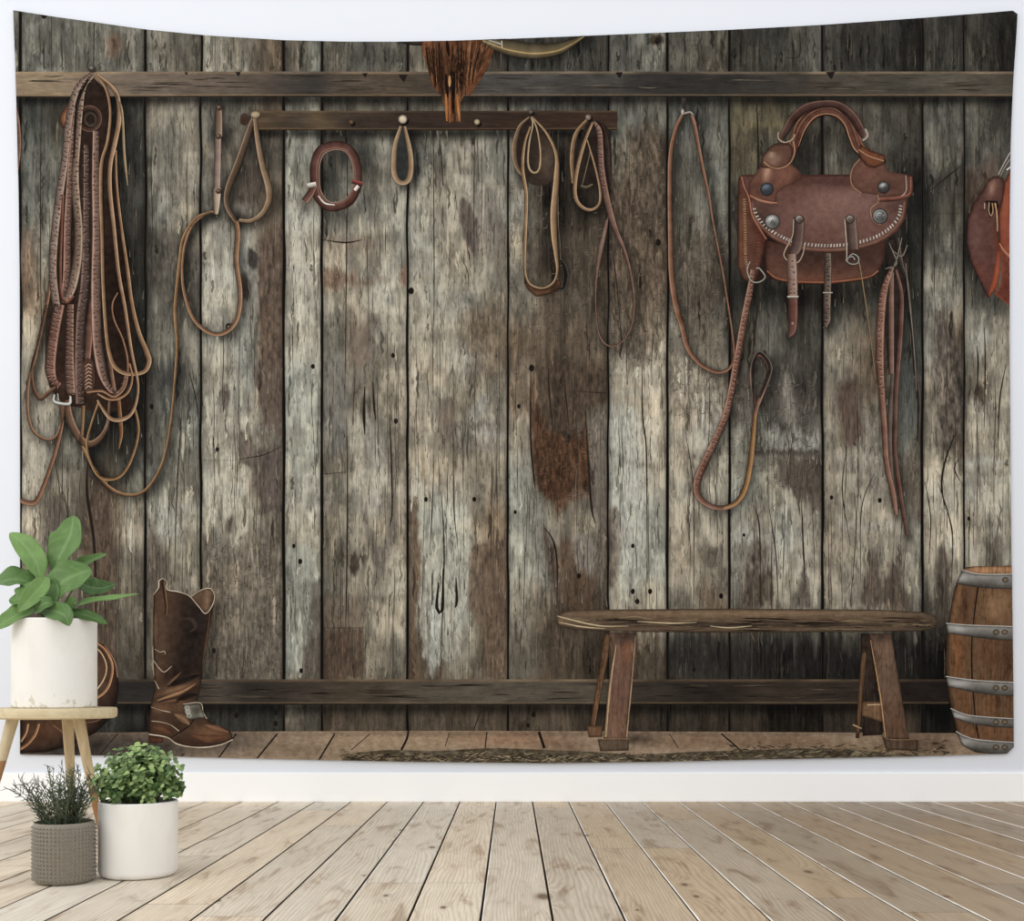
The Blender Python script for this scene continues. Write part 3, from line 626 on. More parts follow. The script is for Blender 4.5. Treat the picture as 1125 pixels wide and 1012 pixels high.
X.build('horn', M_line, HEAD, 'curved olive brown horn')

# ---- boot
O = Layer()
tb = lambda pts: tr(100, 600, 4.327, pts)
SHADOWS.append((np.array(tb([(200, 900), (450, 985), (700, 960)]), float), 12, .5))
SHADOWS.append((np.array(tb([(590, 300), (560, 600), (540, 720)]), float), 10, .35))
boot = tb([(300, 230), (325, 195), (326, 168), (343, 155), (360, 172), (362, 206), (410, 216), (450, 228), (475, 241), (520, 210), (560, 198), (583, 215), (592, 242), (580, 300), (575, 330), (552, 460), (530, 570), (524, 660), (508, 735), (525, 755), (545, 810), (585, 858), (645, 868), (668, 888), (675, 918), (620, 942), (540, 956), (460, 954), (400, 938), (372, 912), (345, 905), (345, 932), (278, 932), (275, 840), (288, 745), (305, 680), (300, 560), (297, 450), (297, 330)])
O.shape(boot, (68, 49, 37), blobs=[(214, 692, 19, 62, 4, (34, 27, 24), .97), (204, 735, 16, 22, 0, (34, 26, 22), .8), (178, 690, 10, 60, 0, (88, 66, 50), .7), (180, 660, 12, 14, 0, (92, 64, 48), .5), (210, 645, 22, 8, 25, (66, 48, 38), .7),
    (195, 742, 26, 8, -12, (40, 28, 22), .7), (195, 757, 22, 3.5, -18, (156, 112, 78), .8), (200, 748, 20, 3, -20, (126, 92, 66), .5), (190, 766, 20, 4, -8, (46, 30, 22), .8), (178, 778, 14, 6, 0, (122, 84, 54), .7), (200, 775, 10, 8, 0, (120, 88, 60), .6),
    (232, 806, 20, 9, 8, (122, 82, 54), .9), (250, 812, 6, 6, 0, (92, 62, 44), .6), (225, 815, 22, 4, 5, (66, 42, 30), .7), (178, 800, 12, 8, 0, (92, 58, 38), .8), (165, 804, 6, 14, 0, (70, 44, 32), .6), (196, 798, 8, 5, -40, (60, 40, 28), .6), (173, 742, 6, 12, 0, (120, 84, 58), .5), (213, 815, 30, 2, 8, (58, 36, 26), .5)],
    layer=2, edge=(40, 27, 20), ew=1.6, sp=2.0)
O.shape(tb([(475, 241), (520, 210), (560, 198), (583, 215), (590, 245), (575, 290), (548, 322), (510, 280)]), (96, 72, 54), blobs=[(228, 660, 3, 12, 0, (140, 110, 84), .7), (234, 665, 3, 12, 0, (52, 38, 30), .7)], layer=3, edge=(60, 42, 32), ew=1.2, sp=1.8)
cr = (222, 208, 184)
for pts, w in (([(300, 232), (325, 197), (325, 168), (343, 156), (362, 172), (363, 207), (410, 217), (450, 229), (475, 243), (515, 290), (546, 322), (575, 290), (590, 245), (580, 213), (560, 200), (520, 212), (478, 240)], 1.2),
               ([(300, 545), (325, 580), (350, 600), (385, 572)], .9), ([(305, 640), (325, 680)], 1.1), ([(288, 765), (330, 780), (380, 790)], .7), ([(290, 832), (330, 836), (380, 850), (420, 880)], .8),
               ([(278, 895), (345, 905), (375, 915), (405, 938), (460, 953), (540, 957), (620, 944), (676, 920)], 1.5), ([(438, 752), (520, 746), (535, 790), (552, 822)], .9), ([(305, 490), (330, 505), (350, 500), (356, 515)], .7)):
    O.ribbon(tb(pts), w * .8, [(-1, cr), (1, (150, 126, 96))], 4, jit=16)
def soft(P, w, c, al, base=(58, 42, 33), ly=3.2):
    m_ = np.array(base) * (1 - al) + np.array(c) * al; b0 = np.array(base)
    O.ribbon(tb(P), w, [(-1, b0), (-.5, (b0 + m_) / 2), (0, m_), (.5, (b0 + m_) / 2), (1, b0)], ly, jit=3)
soft([(315, 735), (380, 712), (440, 690), (500, 655)], [1, 5, 5, 1], (190, 140, 98), .9, (72, 50, 37))
soft([(345, 690), (380, 650), (430, 600)], [1, 5, 1], (132, 98, 72), .8, (60, 44, 34))
soft([(360, 670), (430, 640), (522, 612)], [1, 8, 2], (22, 17, 15), .9, (44, 32, 26))
soft([(400, 745), (450, 715), (505, 705)], [1, 7, 2], (24, 18, 15), .9, (48, 34, 27))
soft([(320, 752), (390, 735), (450, 742)], [1, 4, 1], (128, 90, 62), .8, (66, 46, 34))
soft([(310, 300), (312, 400), (310, 480)], [1, 7, 1], (104, 76, 56), .8, (72, 52, 39))
soft([(568, 320), (552, 440), (532, 560)], [1, 3, 1], (112, 84, 62), .8, (46, 34, 27))
soft([(440, 345), (480, 350), (500, 385), (470, 410)], [1, 7, 6, 1], (72, 58, 48), .8, (40, 31, 26))
soft([(400, 800), (440, 820), (470, 850)], [2, 9, 2], (150, 118, 86), .8, (96, 68, 48))
soft([(545, 850), (600, 868), (655, 885)], [1, 7, 2], (146, 104, 74), .8, (94, 62, 44))
soft([(480, 900), (560, 915), (640, 905)], [2, 9, 2], (118, 76, 50), .8, (84, 54, 39))
soft([(300, 860), (340, 870), (380, 890)], [2, 10, 2], (112, 70, 46), .8, (76, 48, 35))
O.ribbon(tb([(345, 170), (352, 220), (360, 290), (358, 328)]), [4, 3.5, 2.6, 2], strap((70, 46, 32), (186, 140, 80)), 4)
O.ribbon(tb([(497, 820), (470, 855), (420, 890), (385, 912)]), [2, 2, 2.4, 2], strap((46, 30, 24), (120, 90, 66)), 4)
O.shape(tb([(276, 900), (345, 908), (345, 935), (278, 935)]), (88, 52, 36), layer=3, edge=(50, 30, 22), ew=1)
BOOT = O.build('printed_cowboy_boot', M_leather, TAPESTRY, 'printed picture of a worn brown cowboy boot')
O = Layer()
O.shape(tb([(438, 752), (520, 748), (535, 785), (545, 820), (520, 818), (495, 822), (470, 828), (450, 800)]), (110, 108, 94), blobs=[(205, 782, 3, 6, 0, (190, 190, 176), .8), (217, 780, 5, 5, 0, (60, 56, 48), .8), (222, 786, 3, 3, 0, (150, 148, 134), .6)], layer=5, edge=(44, 36, 30), ew=1.2, sp=1.6)
for (x, y) in ((460, 770), (463, 788), (468, 806)): p = tb([(x, y)])[0]; O.ribbon(el(p[0], p[1], 2.4, 1.8, 8), .8, [(-1, (206, 204, 190)), (1, (130, 126, 112))], 6, closed=True)
O.build('buckle', M_line, BOOT, 'grey metal buckle plate')

# ---- hat / roll behind the stool
Q = Layer()
tq = lambda pts: tr(0, 670, 5.11, pts)
Q.shape(tq([(112, 400), (350, 180), (530, 172), (590, 200), (635, 260), (660, 330), (668, 420), (660, 510), (620, 610), (540, 690), (400, 760), (260, 800), (118, 806)]), (58, 40, 30), blobs=[(110, 740, 12, 26, 0, (92, 66, 50), .8), (60, 800, 40, 14, -15, (96, 62, 40), .7), (120, 790, 12, 30, 30, (30, 22, 18), .8), (90, 810, 40, 8, -20, (34, 24, 20), .7)], layer=2, edge=(24, 18, 15), ew=3)
for pts, w, c in (([(530, 182), (590, 225), (632, 310), (622, 400), (590, 460), (535, 500)], 3.4, (168, 110, 66)), ([(530, 205), (575, 250), (600, 320), (585, 390), (540, 455)], 1.6, (208, 158, 106)), ([(590, 200), (645, 290), (662, 380)], 1.4, (150, 100, 62)),
                  ([(220, 640), (200, 700), (160, 750), (118, 780)], 3.6, (160, 100, 56)), ([(160, 640), (150, 690), (120, 740)], 2.6, (176, 118, 70)), ([(300, 650), (380, 700), (420, 650)], 2, (120, 76, 46)), ([(480, 640), (560, 620), (620, 560)], 2.4, (96, 60, 40))):
    Q.ribbon(tq(pts), w, strap(c), 3)
Q.build('printed_leather_roll', M_leather, TAPESTRY, 'printed picture of a rounded brown leather roll behind the stool')

# ---- bench
Z = Layer()
tn = lambda pts: tr(610, 580, 4.05, pts)
tm = lambda pts: tr(810, 580, 4.048, pts)
wd = [(-1, (150, 118, 84)), (1, (90, 66, 48))]
seat = [(611, 682), (613, 676), (622, 671.5), (650, 670), (800, 669), (960, 670), (1012, 672.5), (1026, 676), (1030, 683), (1026, 690), (1012, 693.5), (900, 694.5), (760, 695), (680, 694), (640, 692.5), (618, 689), (612, 686)]
bench = empty_bench = Layer()
bench.shape(seat, (104, 84, 64), blobs=[(820, 674, 190, 3.5, 0, (134, 108, 80), .9), (820, 687, 230, 3, 0, (54, 44, 36), .8), (620, 682, 12, 6, 0, (124, 98, 70), .6), (1010, 684, 20, 7, 0, (48, 38, 30), .7), (720, 680, 60, 3, 0, (110, 86, 62), .6), (900, 681, 60, 3, 0, (92, 70, 52), .6)], layer=4, edge=(60, 46, 34), ew=1.2, sp=2.2)
rr = random.Random(11)
for i in range(70):
    x = rr.uniform(618, 1010); y = rr.uniform(679, 692); l = rr.uniform(12, 60)
    c = rr.choice([(150, 126, 94), (120, 98, 74), (52, 42, 34), (46, 37, 30), (42, 33, 27), (112, 90, 68), (60, 48, 38)])
    x2 = min(x + l, 1022)
    bench.ribbon([(x, y), ((x + x2) / 2, y + rr.uniform(-1.5, 1.5)), (x2, min(693, y + rr.uniform(-1.5, 2)))], [.4, rr.uniform(.8, 1.8), .3], [(-1, c), (1, np.array(c) * .85)], 4.5)
for pts in ([(612, 677), (630, 682), (660, 688), (690, 688)], [(614, 684), (640, 689), (665, 691)], [(700, 683), (735, 685), (765, 684)], [(780, 688), (800, 690), (825, 688)]):
    bench.ribbon(pts, [.8, 1.6, 1.4, .5] if len(pts) == 4 else [.6, 1.5, .5], [(-1, (222, 202, 160)), (1, (160, 134, 96))], 4.8)
BENCH = bench.build('printed_bench', M_wood_h, TAPESTRY, 'printed picture of a long rustic wooden bench')
def legp(parts):
    l = Layer()
    for pts, c, bl, ly in parts: l.shape(pts, c, blobs=bl, layer=ly, edge=np.array(c) * .55, ew=1.2, sp=2.2)
    return l
l = legp([(tn([(218, 470), (250, 470), (232, 600), (205, 720), (178, 882), (153, 882), (185, 690)]), (104, 72, 48), [(655, 760, 3, 40, 0, (150, 100, 64), .6)], 2),
          (tn([(138, 880), (210, 880), (208, 930), (150, 932)]), (118, 84, 58), [], 2.5)])
l.ribbon(tn([(228, 560), (205, 690), (172, 880)]), 1.2, wd, 3); l.build('leg', M_wood_v, BENCH)
l = legp([(tn([(234, 465), (360, 465), (345, 600), (328, 780), (314, 940), (214, 940), (232, 720), (258, 540)]), (118, 88, 70), [(690, 700, 14, 6, 0, (44, 38, 36), .9), (682, 760, 8, 50, 5, (104, 70, 58), .7), (688, 715, 6, 14, 0, (136, 84, 56), .6), (676, 800, 8, 14, 0, (134, 98, 72), .6)], 3),
          (tn([(188, 938), (326, 938), (326, 990), (200, 994)]), (96, 78, 60), [], 3.5)])
l.ribbon(tn([(270, 520), (245, 690), (222, 930)]), [1, 2, 2.4], [(-1, (206, 172, 128)), (1, (140, 106, 76))], 4)
l.ribbon(tn([(356, 480), (338, 700), (316, 930)]), [.8, 1.4, 1.4], [(-1, (200, 164, 122)), (1, (120, 90, 66))], 4)
l.ribbon(tn([(188, 940), (326, 940)]), 1.4, wd, 4); l.build('leg', M_wood_v, BENCH)
l = legp([(tm([(548, 470), (592, 470), (600, 560), (610, 640), (625, 760), (640, 860), (645, 920), (555, 925), (560, 850), (545, 780)]), (52, 40, 33), [], 1.5),
          (tm([(556, 530), (574, 560), (560, 700), (548, 860), (540, 935), (524, 935), (535, 760), (545, 620)]), (112, 80, 54), [(945, 790, 4, 30, 0, (140, 98, 64), .6)], 2),
          (tm([(552, 772), (636, 772), (646, 868), (600, 850), (552, 836)]), (120, 88, 60), [], 2.5)])
l.ribbon(tm([(575, 788), (634, 786)]), 1.4, [(-1, (226, 190, 140)), (1, (160, 120, 80))], 3)
l.ribbon(tm([(512, 876), (550, 892)]), 1.6, [(-1, (200, 160, 110)), (1, (150, 110, 76))], 3); l.build('leg', M_wood_v, BENCH)
l = legp([(tm([(586, 470), (684, 470), (708, 620), (735, 780), (762, 940), (656, 940), (640, 800), (605, 600)]), (104, 78, 60), [(972, 720, 8, 40, -10, (122, 94, 74), .6), (985, 790, 8, 20, -10, (100, 68, 48), .6), (968, 700, 10, 5, 0, (60, 46, 38), .7)], 3),
          (tm([(640, 920), (680, 940), (802, 940), (800, 992), (660, 985)]), (88, 68, 52), [], 3.5)])
l.ribbon(tm([(590, 500), (632, 740), (656, 930)]), [.8, 1.6, 1.6], [(-1, (204, 158, 104)), (1, (140, 100, 66))], 4)
l.ribbon(tm([(640, 922), (682, 942), (802, 942)]), 1.3, wd, 4); l.build('leg', M_wood_v, BENCH)

# ---- barrel
U = Layer()
tu = lambda pts: tr(1000, 600, 4.216, pts)
SHADOWS.append((np.array(tu([(150, 400), (140, 600), (160, 800)]), float), 14, .4))
U.shape(tu([(248, 100), (300, 94), (500, 90), (500, 965), (380, 964), (300, 955), (245, 925), (212, 850), (188, 760), (172, 660), (163, 560), (165, 440), (178, 320), (205, 190), (230, 130)]), (104, 74, 50),
        blobs=[(1050, 660, 6, 40, 12, (142, 98, 62), .7), (1060, 670, 4, 20, 0, (70, 44, 28), .7), (1095, 665, 16, 20, 0, (150, 112, 76), .8), (1052, 720, 6, 30, 0, (140, 84, 46), .7), (1095, 720, 14, 22, 0, (96, 62, 40), .6), (1105, 725, 5, 30, 0, (66, 42, 28), .6), (1060, 772, 8, 14, 0, (120, 76, 44), .6), (1088, 775, 8, 16, 0, (134, 86, 48), .6), (1095, 770, 3, 14, 0, (54, 34, 24), .6), (1085, 805, 30, 8, 0, (130, 84, 52), .6)], layer=2, edge=(48, 32, 22), ew=2.4)
U.shape(tu([(245, 106), (300, 95), (500, 91), (500, 132), (330, 131), (262, 124)]), (176, 126, 84), layer=2.6, edge=(110, 76, 50), ew=1.2, sp=2)
U.ribbon(tu([(312, 190), (298, 290), (284, 440), (283, 560), (290, 680), (300, 800), (315, 890)]), 1.5, [(-1, (24, 16, 12)), (1, (46, 30, 22))], 3)
BARREL = U.build('printed_barrel', M_wood_v, TAPESTRY, 'printed picture of a wooden barrel with steel hoops')
for top, bot in (([(238, 112), (300, 128), (380, 132), (500, 130)], [(500, 200), (380, 198), (300, 190), (208, 176)]),
                 ([(163, 358), (230, 364), (300, 368), (500, 374)], [(500, 440), (380, 433), (280, 420), (170, 404)]),
                 ([(162, 604), (230, 614), (300, 622), (500, 634)], [(500, 696), (380, 690), (280, 676), (172, 650)]),
                 ([(184, 752), (230, 772), (300, 788), (500, 802)], [(500, 843), (380, 838), (280, 824), (200, 795)]),
                 ([(210, 858), (250, 880), (320, 898), (500, 912)], [(500, 966), (340, 960), (280, 945), (238, 922)])):
    h_ = Layer(); P = tu(top + bot); xs = [p[0] for p in P]; my = sum(p[1] for p in P) / len(P)
    h_.shape(P, (112, 108, 102), blobs=[(1052, my - 3, 12, 4, 6, (196, 194, 190), .8), (1080, my - 4, 40, 3, 2, (170, 166, 160), .6), (1075, my + 6, 50, 3, 3, (60, 56, 50), .7), (1100, my, 6, 6, 0, (140, 136, 130), .6)], layer=3.5, edge=(50, 44, 38), ew=1.3, sp=2)
    h_.ribbon(tu(top), 1, [(-1, (214, 210, 202)), (1, (150, 146, 138))], 4)
    ye = (bot[0][1] + top[-1][1]) / 2
    for dx in ((395, 435) if my > 680 else (438,)):
        p = tu([(dx, ye - 8)])[0]; h_.shape(el(p[0], p[1], 3.6, 3, 12), (128, 112, 88), layer=5, sp=1.5, edge=(48, 38, 28), ew=1.1)
    h_.build('hoop', M_line, BARREL, 'grey steel hoop')

# ---- rails
def rail(name, x0, x1, yt, yb, stops, lab, wob=.0, topc=(186, 156, 118), botc=(150, 118, 80), dark=6, ly=.5):
    l = Layer(); xs = np.arange(x0, x1 + .1, 3.0)
    rows = [0, .06, .12, .3, .5, .7, .86, .92, .97, 1.0]
    n = len(rows); xy = []; cc = []
    sx = [s_[0] for s_ in stops]; sc = np.array([s_[1] for s_ in stops], float)
    for i, x in enumerate(xs):
        b = np.array([np.interp(x, sx, sc[:, k]) for k in range(3)])
        for r in rows:
            y = yt + (yb - yt) * r + wob * math.sin(x / 40)
            m = b * (.85 + .5 * float(fbm(np.array([x / 26.0]), np.array([y / 3.2]), 9, 3)[0]) - .1)
            if r == .06 or r == 0: m = .45 * m + .55 * np.array(topc) * (.65 + .5 * float(vn(np.array([x / 30.]), np.array([0.]), 4)[0])) * (b.mean() / 90) ** .5
            if r in (.92,): m = .5 * m + .5 * np.array(botc)
            if r == .97: m = m * .5
            if r == 1.0: m = np.array((20, 17, 14))
            xy.append((x, y)); cc.append(m)
    F_ = [(i * n + k, i * n + k + 1, (i + 1) * n + k + 1, (i + 1) * n + k) for i in range(len(xs) - 1) for k in range(n - 1)]
    l.add(xy, cc, F_, ly)
    xs2 = np.arange(x0, x1 + .1, 6.0)
    return l
l = rail('r', 14, 1120, 79.5, 107.5, [(14, (132, 112, 88)), (60, (138, 118, 92)), (100, (110, 94, 76)), (150, (110, 96, 82)), (230, (104, 90, 76)), (262, (90, 78, 66)), (300, (76, 66, 58)), (345, (54, 50, 46)), (370, (74, 64, 54)), (430, (84, 70, 56)), (470, (74, 64, 54)), (530, (70, 66, 62)), (600, (72, 68, 64)), (680, (62, 58, 54)), (730, (48, 45, 42)), (800, (52, 49, 45)), (850, (56, 52, 47)), (900, (74, 66, 56)), (1000, (76, 70, 60)), (1060, (86, 78, 66)), (1120, (70, 64, 54))], '')
for x, y, r in ((443, 86, 5), (262, 82, 3), (401, 83, 3), (205, 81.5, 2), (912, 83, 5), (680, 83, 4)):
    l.shape([(x - r, y - r * .6), (x + r, y - r * .7), (x + r * .3, y + r), (x - r * .2, y + r * .7)], (36, 30, 26), layer=.8, sp=2)
for i in range(60):
    x = rr.uniform(20, 1080); y = rr.uniform(84, 102); c = rr.choice([(40, 34, 28), (54, 46, 38), (60, 52, 43), (98, 88, 74)])
    l.ribbon([(x, y), (x + 12, y + rr.uniform(-1, 1)), (x + rr.uniform(20, 50), y + rr.uniform(-1.5, 1.5))], [.3, 1.1, .3], [(-1, c), (1, c)], .9)
l.build('printed_wall_rail', M_wood_h, TAPESTRY, 'printed picture of the upper wooden wall rail')
SHADOWS.append((np.array([(14, 110), (1120, 110)], float), 7, .6))
l = rail('r', 130, 1042, 746.5, 774.5, [(130, (42, 40, 38)), (200, (50, 46, 42)), (240, (76, 68, 58)), (270, (50, 45, 40)), (330, (62, 54, 46)), (380, (72, 62, 50)), (480, (86, 78, 66)), (600, (88, 80, 68)), (650, (80, 72, 60)), (700, (60, 52, 44)), (780, (44, 38, 33)), (840, (60, 50, 40)), (920, (56, 47, 39)), (970, (44, 36, 31)), (1042, (34, 28, 26))], '', topc=(170, 136, 98), botc=(130, 104, 72))
for i in range(50):
    x = rr.uniform(135, 1000); y = rr.uniform(751, 769); c = rr.choice([(30, 26, 22), (40, 34, 28), (36, 30, 25), (84, 72, 58)])
    l.ribbon([(x, y), (x + 12, y + rr.uniform(-1, 1)), (x + rr.uniform(20, 50), y + rr.uniform(-1.5, 1.5))], [.3, 1.1, .3], [(-1, c), (1, c)], .9)
l.build('printed_wall_rail', M_wood_h, TAPESTRY, 'printed picture of the lower wooden wall rail')
SHADOWS.append((np.array([(130, 778), (1040, 778)], float), 7, .5))
l = rail('r', 282, 680, 122.5, 144, [(282, (84, 66, 48)), (330, (70, 58, 46)), (350, (92, 74, 52)), (380, (64, 52, 42)), (450, (54, 42, 34)), (560, (52, 38, 30)), (680, (58, 42, 32))], '', topc=(140, 112, 78), botc=(124, 96, 60), ly=.9)
PEG = l.build('printed_peg_rail', M_wood_h, TAPESTRY, 'printed picture of a narrow dark peg rail')
SHADOWS.append((np.array([(284, 147), (676, 147)], float), 6, .6))
for (x, y, r, c) in ((386, 135, 3, (110, 84, 60)), (442.6, 132, 5, (190, 172, 142)), (524, 135, 3.4, (172, 156, 120)), (583, 124, 2.4, (120, 108, 92)), (646, 130, 3.4, (136, 116, 104))):
    l = Layer(); l.shape(el(x + 2, y + 2, r, r, 12), (28, 20, 16), layer=1.6, sp=1.6)
    l.shape(el(x, y, r, r, 14), c, blobs=[(x - 1, y - 1, r * .6, r * .5, 0, np.array(c) * 1.2, .7)], layer=5, sp=1.4, edge=np.array(c) * .5, ew=1.1)
    l.build('peg', M_line, PEG)

# ---- printed plank floor with straw
fl = Layer()
fl.shape([(20, 806), (200, 804), (500, 803), (800, 804), (1125, 806), (1125, 845), (600, 845), (20, 840)], (158, 134, 108),
         blobs=[(80, 820, 80, 20, 0, (38, 34, 32), .95), (170, 822, 50, 14, 0, (54, 48, 44), .9), (250, 815, 50, 14, 0, (84, 74, 66), .8), (330, 825, 40, 12, 0, (126, 106, 84), .7), (430, 812, 60, 9, 0, (164, 136, 106), .7), (560, 812, 60, 8, 0, (156, 114, 84), .7), (620, 820, 30, 10, 0, (118, 92, 70), .7), (760, 815, 60, 8, 0, (124, 96, 72), .7), (700, 812, 20, 6, 0, (50, 40, 32), .7), (860, 815, 60, 8, 0, (116, 88, 64), .7), (1010, 818, 40, 12, 0, (84, 62, 48), .8), (940, 826, 90, 8, 0, (132, 106, 74), .7), (500, 830, 100, 5, 0, (104, 90, 64), .7), (640, 806, 500, 1.8, 0, (60, 48, 38), .5)], layer=.6, sp=3.0, jit=9)
for pts, w in (([(260, 806), (238, 836)], 1.6), ([(305, 806), (282, 834)], 1.8), ([(368, 806), (350, 836)], 1.8), ([(407, 806), (386, 824)], .9), ([(449, 802), (447, 812), (441, 824)], 2.4), ([(494, 805), (489, 820)], .9), ([(535, 804), (533, 822)], 1.3), ([(592, 804), (598, 822)], 3), ([(735, 806), (745, 822)], .8), ([(792, 806), (806, 818), (815, 826)], 1.6), ([(203, 828), (196, 834)], 1.2), ([(130, 806), (110, 829)], 1)):
    fl.ribbon(pts, w, [(-1, (26, 20, 17)), (1, (40, 32, 26))], .9)
fl.shape([(378, 832), (395, 827), (430, 824), (480, 825), (540, 822), (600, 824), (650, 826), (700, 829), (760, 826), (830, 824), (900, 822), (960, 826), (1010, 832), (900, 840), (600, 842), (400, 838)], (86, 76, 58), layer=2.5, smooth=True, jit=16, sp=2.2)
for i in range(900):
    k = rr.random()
    if k < .5: x = rr.uniform(375, 640); y = 834 - abs(rr.gauss(0, 3.4)) + rr.uniform(-1, 4) - (0 if x > 410 else 0)
    elif k < .85: x = rr.uniform(790, 1040); y = rr.gauss(826, 5)
    else: x = rr.uniform(640, 800); y = rr.uniform(828, 838)
    if y < 812: continue
    a = rr.uniform(-.5, .5); L = rr.uniform(3, 11)
    c = rr.choice([(60, 50, 38), (44, 36, 28), (134, 116, 88), (160, 142, 110), (110, 96, 72), (84, 72, 54), (64, 54, 42)])
    fl.ribbon([(x - L / 2, y - a * L / 2), (x, y + rr.uniform(-1, 1)), (x + L / 2, y + a * L / 2)], [.4, 1.0, .4], [(-1, c), (1, c)], 3.0 + rr.random() * .5, step=4)
fl.build('printed_barn_floor', M_ground, TAPESTRY, 'printed picture of a plank floor strewn with straw')

# ================================================================== plank picture on the cloth
TINT = {'c': (.995, 1.0, .935), 'n': (1.02, 1.0, .925), 'w': (1.05, 1.0, .90), 'b': (1.12, .985, .835), 'r': (1.25, .93, .74), 'y': (1.07, 1.0, .80)}
YS = [55, 125, 175, 225, 275, 325, 375, 425, 475, 525, 575, 625, 675, 725, 790]
PL = [
 (12, 22.5, {18: '5c 3c 3b 3b 3n 3n 4n 4n 4n 5n 5n 5n 4n 3n 1n'}),
 (22.5, 160, {34: '5c 3c 4c 4c 5w 5b 7w 7w 7w 7w 7w 5w 4w 3w 1n', 70: '5n 3w 4c 5c 6n 6n 6w 6w 5n 5w 4w 5w 4w 3w 2n', 110: '5n 3w 3c 3c 3c 3c 3c 3c 3c 3b 3b 3b 3w 3w 2c', 146: '5n 3c 3c 4c 3c 3c 3c 3c 3c 5c 6w 4w 4w 3w 2c'}),
 (160, 221, {175: '5n 5w 6n 6n 4n 5n 6n 4c 4c 5c 7n 4w 4w 4w 1c', 207: '4w 5w 6w 6w 5w 4n 5n 4c 5c 5w 6n 6w 5w 4w 1c'}),
 (221, 312, {235: '6n 5n 5w 5n 7n 7n 7n 6n 7n 7n 6n 5w 5w 4w 2c', 265: '5w 4w 4w 4w 7n 7n 6n 6n 7n 7n 7n 6w 5w 4w 2c', 298: '4b 4b 4w 4b 4b 3b 4b 3b 5w 4b 4w 5w 4w 4w 2c'}),
 (312, 354, {322: '4w 5n 6c 7n 7n 7n 7n 7c 7c 7n 7n 6c 6c 6c 4w', 345: '5c 6n 6c 7n 7n 7n 7n 7c 7c 7n 7n 7c 6c 4w 3w'}),
 (354, 448, {368: '4w 4w 4n 5n 6w 6w 5n 5w 5w 5w 5w 4w 4w 3b 3b', 400: '4n 4w 5n 7n 6w 6w 5w 4w 6n 7n 6w 6w 6w 5w 3b', 436: '4n 4w 6n 7n 7n 7n 6w 6w 5w 6w 6w 7w 7w 4w 3b'}),
 (448, 558, {465: '5w 4w 4n 7n 7n 7n 6w 7w 7w 7w 7c 7n 6n 3b 3b', 503: '3b 4w 6w 7w 7w 6n 7n 6w 5w 7w 8c 8c 8c 5w 3b', 545: '3w 4w 6n 6n 5w 6w 4b 5w 6w 5w 5b 4b 4b 4b 3b'}),
 (558, 668, {572: '3n 4n 6n 6n 6w 5w 4b 5b 6w 7c 7c 7c 6w 4w 3b', 612: '3n 3n 2b 2b 3b 3b 3b 2b 2b 2b 5w 5n 3b 3b 3b', 653: '3n 3n 2b 2b 3b 3b 4b 3b 4w 4w 5w 4w 3b 2b 2b'}),
 (668, 733, {682: '4n 4c 5c 3b 3b 3b 5w 6w 8c 8c 7c 8c 6w 3b 2b', 718: '5n 5n 3b 3b 4b 4b 7w 7w 8w 7w 7c 7c 6w 3b 2b'}),
 (733, 801, {748: '4w 4c 4n 4w 4w 5w 5w 7w 7w 7w 7w 6w 5w 2n 2b', 785: '4w 4c 5c 5n 5w 3w 4w 6w 7n 7n 7w 5w 4b 2n 2b'}),
 (801, 903, {820: '3n 4y 4y 3w 3w 3n 4w 5w 6n 7c 7c 6n 4w 2n 2b', 852: '3n 4y 3w 3n 3n 3n 4n 3n 3n 6n 7c 7n 5w 1n 1b', 885: '4n 4w 3w 3n 3n 3w 3n 2n 5n 4w 6n 7n 6n 1n 1b'}),
 (903, 1013, {920: '3n 4w 4w 3n 3n 3w 5w 5w 6w 6w 6w 6w 6w 1n 2b', 958: '3n 4w 4w 3n 2n 4w 4b 4b 5w 6w 7w 6w 5w 1n 2b', 997: '2n 3w 3n 3c 3c 3c 4c 5c 6c 5w 6n 6n 4w 1n 2b'}),
 (1013, 1058.5, {1024: '3n 4n 5n 4n 4n 6n 6n 6w 6w 8w 7w 6w 3w 1n 1n', 1047: '3n 4n 4n 3w 5n 6n 3b 3b 3b 7w 8w 7w 4w 1n 1n'}),
 (1058.5, 1122, {1070: '3n 4n 4n 3b 3c 5n 6n 5w 7w 7n 7w 6w 4w 1n 1n', 1098: '2n 3n 4n 3b 4n 5n 6w 6w 7w 8n 7n 6n 4w 1n 1n'}),
]
ST = 1.6
gx = np.arange(13, 1121, ST); gy = np.arange(10, 842, ST)
GX, GY = np.meshgrid(gx, gy); X_ = GX.ravel(); Y_ = GY.ravel()
v = Y_ + 30 * (fbm(X_ / 7, Y_ / 70, 1) - .5) + 26 * (vn(X_ / 2.6, Y_ / 40, 2) - .5)
u = X_ + 14 * (fbm(X_ / 26, Y_ / 30, 8) - .5)
lum = np.zeros(len(X_)); tint = np.zeros((len(X_), 3))
top_row = Y_ < 94
